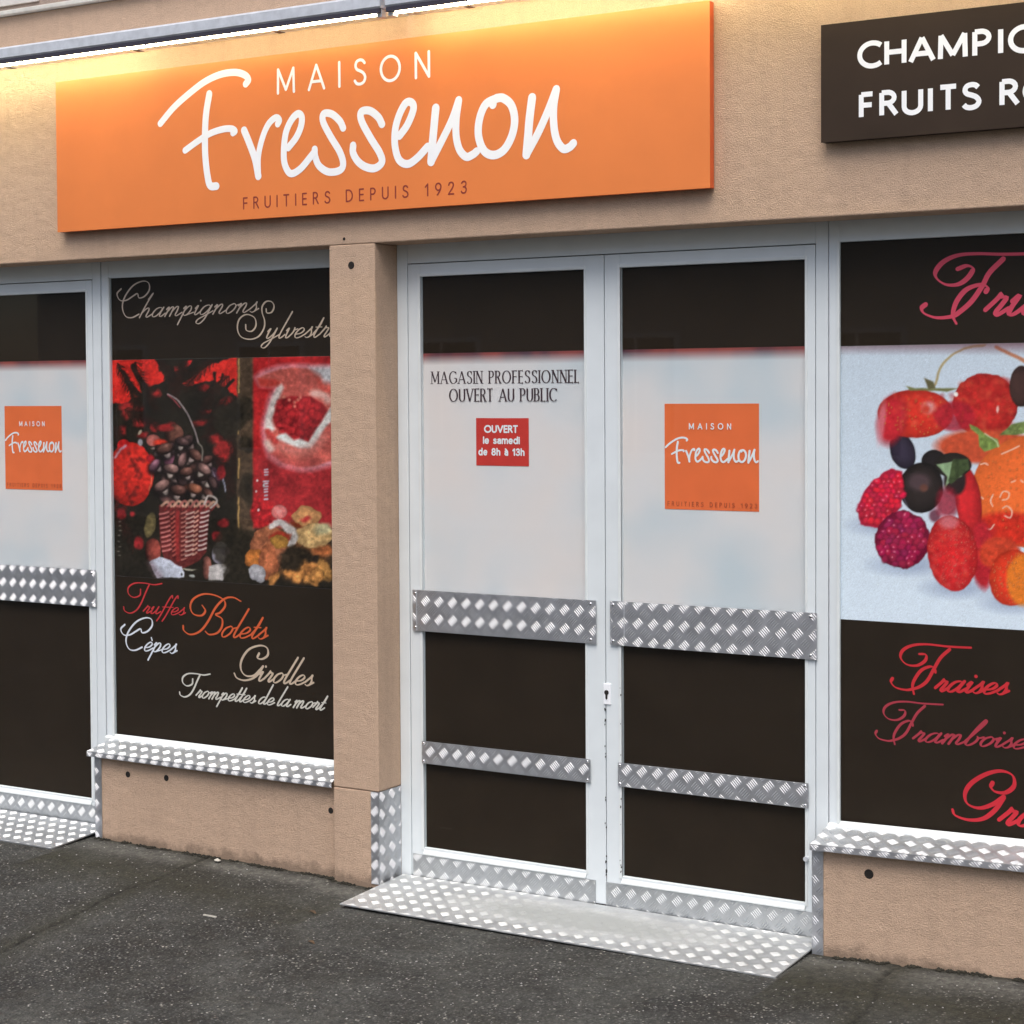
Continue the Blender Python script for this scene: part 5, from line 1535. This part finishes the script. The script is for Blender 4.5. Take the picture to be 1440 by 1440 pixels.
# ------------------------------------------------------------------ shop windows
def shop_window(x0, x1, xg0, xg1, label, zb_l, zb_r, pic, pic_z, closed_right):
    fr = MB()
    fr.box(x0, xg0, 0.1272, 0.20, 0.36, SOF + .01, 0.002)
    fr.box(xg1, x1, 0.1272, 0.20, 0.36, SOF + .01, 0.002)
    fr.box(xg0, xg1, 0.1276, 0.20, 2.0895, SOF + .01, 0.002)
    frame = fr.build('window', M['white'], shop)
    tag(frame, label)
    # bottom rail follows the sill
    sl = zb_r - zb_l
    rail = MB()
    V = []
    for x, d in ((x0, 0.0), (x1, sl)):
        for y, z in ((0.1335, 0.381), (0.1335, 0.340), (0.1150, 0.340), (0.1150, 0.3665), (0.1245, 0.3725)):
            V.append((x, y, z + d))
    rail.add(V, [(0, 1, 2, 3, 4), (9, 8, 7, 6, 5)] + [(i, (i + 1) % 5, (i + 1) % 5 + 5, i + 5) for i in range(5)])
    rail.build('bottom_rail', M['bead'], frame)
    for bx in ((xg0 - .006, xg0 + .003), (xg1 - .003, xg1 + .006)):
        b = MB()
        b.box(bx[0], bx[1], 0.1240, 0.1335, 0.375, 2.0925, 0.0015)
        b.build('glazing_bead', M['bead'], frame)
    g = MB()
    g.box(x0 + 0.001, x0 + 0.0035, 0.1262, 0.1280, 0.37, 2.13)
    g.build('frame_joint', M['housing'], frame)
    glazed_panels(xg0, xg1, 0.375, 2.0895, frame, ((pic_z[1], 2.0945, 'brown_film', M['brown']), (0.365, pic_z[0], 'brown_film', M['brown'])))
    p = picture('printed_picture', pic, xg0 - .004, xg1 + .004, pic_z[0] + .0005, pic_z[1] - .0005, 0.1424, frame, gain=0.9 if x0 < 0 else 1.08)
    return frame


mush = paint_mushrooms()
win1 = shop_window(-1.3185, -0.1655, -1.2826, -0.205, 'left shop window printed with mushrooms and brown bands', 0, 0, mush, (0.9755, 1.7850), True)
tag([o for o in bpy.data.objects if o.name.startswith('printed_picture')][-1], 'printed photo of a mushroom basket beside hands of berries')
fruit = paint_fruit()
win2 = shop_window(1.5640, W2 + .015, 1.5955, W2 - .05, 'right shop window printed with red berries and brown bands', 0, 0.022, fruit, (0.9790, 1.7850), True)
tag([o for o in bpy.data.objects if o.name.startswith('printed_picture')][-1], 'printed photo of strawberries, raspberries and blackcurrants')

for win, text, caps, lower, s, e, xh, col, thick in WORDS:
    pr = Print(0.1418)
    clip = -0.21 if win == 1 else W2 - .055
    for st in caps:
        pr.stroke(st, thick * (1.25 if win == 1 else 1.15), pen=R(60) if win == 1 else R(52), thin=0.5 if win == 1 else 0.38, n=6, clip=clip)
    script_text(pr, lower, s, e, xh, thick * (1.12 if win == 1 else 1.1), clip)
    key = 'ink_' + text
    M[key] = plain(key, col, 0.5, vary=0.03)
    pr.build('lettering', M[key], win1 if win == 1 else win2)

# sills of folded checker plate
def sill(x0, x1, zf0, zf1, parent, ph):
    d = zf1 - zf0
    u = np.array((x1 - x0, 0, d))
    Lx = np.linalg.norm(u)
    u = u / Lx
    v = np.array((0, 0.131, 0.0245))
    Lv = np.linalg.norm(v)
    v = v / Lv
    n = np.cross(u, v)
    plate('sill_plate', M['alu_clean'], parent, np.array((x0, -0.0105, zf0)) - n * 0.0025, tuple(u), tuple(v), tuple(n), Lx, Lv, phase=ph, t=0.0025)
    plate('sill_lip', M['alu'], parent, (x0, -0.0085, zf0 - 0.0185), tuple(u), Z1, FRONT, Lx, 0.0175, phase=(0.01, 0.009), t=0.0022)


sill(-1.290, -0.1660, 0.3385, 0.3385, win1, (0.03, 0.045))
sill(1.5590, W2 + .015, 0.3385, 0.3385 + 0.026 * (W2 - 1.56) / .62 * .6, win2, (0.04, 0.04))

# ------------------------------------------------------------------ ramps
def ramp_plate(label, x0, x1, y0, y1, zf, zb, mat, ph, wear=None):
    r = empty('door_ramp', ((x0 + x1) / 2, (y0 + y1) / 2, zf))
    tag(r, label, 'ramp')
    v = np.array((0, y1 - y0, zb - zf))
    Lv = np.linalg.norm(v)
    v /= Lv
    n = np.cross((1, 0, 0), v)
    plate('ramp_plate', mat, r, (x0, y0, zf), X1, tuple(v), tuple(n), x1 - x0, Lv, phase=ph, t=0.004, h=0.0013, wear=wear)
    b = MB()
    b.box(x0 + .03, x1 - .012, y1 - .10, y1 - .06, -0.03, zb - .012)
    b.build('packing_strip', M['gap'], r)
    return r


ramp_plate('wide trodden metal ramp under the middle double door', 0.0370, 1.5495, -0.243, 0.119, 0.0050, 0.0195, M['alu_ramp'], (0.02, 0.03),
           wear=lambda a, b: float(np.clip(1.2 - 1.25 * math.exp(-((a - .55) / .23) ** 2) * (0.12 + 0.9 * b) + rng.normal() * .12, 0, 1)))
ramp_plate('narrow bright metal ramp at the left door', -2.84, -1.2935, -0.190, 0.119, 0.010, 0.028, M['alu_clean'], (0.01, 0.02))

# ------------------------------------------------------------------ signs
def sign(label, x0, x1, z0, z1, face, side, t=0.035):
    r = empty('shop_sign', ((x0 + x1) / 2, 0, z0))
    tag(r, label, 'sign')
    b = MB()
    b.box(x0 + .001, x1 - .001, -t + 0.002, -0.004, z0 + .001, z1 - .001, 0.001)
    b.build('sign_box', side, r)
    b = MB()
    b.box(x0, x1, -t, -t + 0.0019, z0, z1, 0.0006)
    b.build('sign_face', face, r)
    return r


s1 = sign('long orange sign with white handwritten name above the windows', -1.378, 1.2575, 2.2535, 2.8030, M['orange'], M['orange_side'])
for group in ((0, 1, 2), (3, 4), (5,), (6,), (7,), (8,), (9, 10, 11), (12,), (13, 14, 15)):     # F r e s s e n o n
    pr = Print(-0.0352 - 0.00012 * (group[0] % 3))
    for q in group:
        pr.stroke(LOGO[q][0], LOGO[q][1] * 1.12, n=8)
    pr.build('letter', M['print_white'], s1)
pr = Print(-0.0352)
sans(pr, 'MAISON', -0.352, 0.272, 2.6670, 2.7560, 0.0100, each=(M['print_white'], s1))
pr = Print(-0.0352)
sans(pr, 'FRUITIERS DEPUIS 1923', -0.503, 0.409, 2.2880, 2.3300, 0.0050, 0.25, each=(M['print_maroon'], s1))

s2 = sign('dark brown sign with white capitals right of the orange sign', 1.6045, 4.05, 2.3600, 2.6930, M['dark_sign'], M['dark_sign'])


def placed(text, xs_, z0, z1, t):
    H = (z1 - z0) - t
    for ch, x in zip(text, xs_):
        pr = Print(-0.0352)
        for st in SANS[ch][1]:
            kind = st[0] if isinstance(st[0], str) else ''
            pr.stroke([(x + t / 2 + a * H * 1.27, z0 + t / 2 + b * H) for a, b in (st[1:] if kind else st)], t, smooth=(kind == 'c'), round_=False, n=3)
        pr.build('letter', M['print_white'], s2)


placed('CHAMPIGNONS', [1.7135, 1.7925, 1.8615, 1.9460, 2.0420, 2.1130, 2.1400, 2.2300, 2.3070, 2.4010, 2.4800], 2.5560, 2.6340, 0.0142)
placed('FRUITSROUGES', [1.7180, 1.7780, 1.8430, 1.9180, 1.9460, 2.0120, 2.1170, 2.1800, 2.2720, 2.3420, 2.4240, 2.4800], 2.4160, 2.4925, 0.0142)

# ------------------------------------------------------------------ lit lamp fittings along the top of the sign
def lamp(x0, x1, tubes, label):
    r = empty('light_fitting', ((x0 + x1) / 2, -0.06, 2.8844))
    tag(r, label, 'lamp', 'strip lamps lined up above the orange sign')
    b = MB()
    b.prism([(-0.0005, 2.9244), (-0.0005, 2.8814), (-0.158, 2.8814), (-0.162, 2.8864), (-0.162, 2.9184), (-0.156, 2.9254)], 'x', x0, x1)
    b.build('lamp_housing', M['housing'], r)
    b = MB()
    b.box(x0 + .002, x1 - .002, -0.160, -0.152, 2.8654, 2.8809, 0.001)
    for i in range(14):
        xx = x0 + .03 + (x1 - x0 - .06) * i / 13 + random.uniform(-.02, .02)
        b.box(xx - .002, xx + .002, -0.1585, -0.154, 2.8624 - .003 * random.random(), 2.8652)
    b.build('housing_lip', M['lip'], r)
    for ta, tb, strength in tubes:
        t = MB()
        t.cyl(((ta + tb) / 2, -0.134, 2.8672), 'x', 0.0062, tb - ta, 12)
        t.build('lamp_tube', mat_tube('lit_tube', strength), r, smooth=False)
    for xx in (x0 + .0125, x1 - .0125):
        c = MB()
        c.box(xx - .010, xx + .010, -0.148, -0.120, 2.8534, 2.8812, 0.002)
        c.build('tube_socket', M['housing'], r)
    for xx in np.arange(x0 + .3, x1 - .2, 0.62):
        c = MB()
        c.box(xx - .012, xx + .012, -0.146, -0.118, 2.8509, 2.8534, 0.0005)
        c.build('lamp_clip', M['lip'], r)
    return r


lamp(-2.42, 0.165, ((-2.39, -0.92, 48), (-0.915, 0.14, 27)), 'long strip lamp over the left half of the orange sign')
lamp(0.185, 1.405, ((0.21, 1.38, 44),), 'strip lamp over the right end of the orange sign')
lamp(1.425, 2.640, ((1.45, 2.615, 34),), 'weak strip lamp past the right end of the orange sign')

# ------------------------------------------------------------------ unseen house across the street, added for reflections in glass and metal
M['house'] = plain('pale_house_render', (0.55, 0.50, 0.42), 0.9, vary=0.08, scale=0.6)
M['house_glass'] = plain('dark_window_glass', (0.02, 0.024, 0.03), 0.1)
M['house_roof'] = plain('brown_roof_tiles', (0.16, 0.08, 0.055), 0.9, vary=0.2, scale=3)
M['house_frame'] = plain('house_window_frames', (0.7, 0.7, 0.68), 0.6)
h = empty('house', (-6, -15, 0))
tag(h, 'pale house with brown roof across the street, unseen, added for reflections in the shop glass', 'house')
m = MB()
m.box(-16, 3.5, -22, -14, -0.2, 5.6)
m.build('house_wall', M['house'], h)
m = MB()
m.prism([(-22.5, 5.6), (-13.5, 5.6), (-18, 8.2)], 'x', -16.4, 3.9)
m.build('roof', M['house_roof'], h)
for fx in range(7):
    for z in (0.9, 3.4):
        x = -15 + fx * 2.7
        m = MB()
        m.box(x, x + 1.1, -14.0, -13.94, z, z + 1.45)
        wdw = m.build('house_window', M['house_frame'], h)
        for q in (0, 1):
            m = MB()
            m.box(x + .06 + q * .51, x + .53 + q * .51, -13.94, -13.93, z + .06, z + 1.39)
            m.build('window_pane', M['house_glass'], wdw)
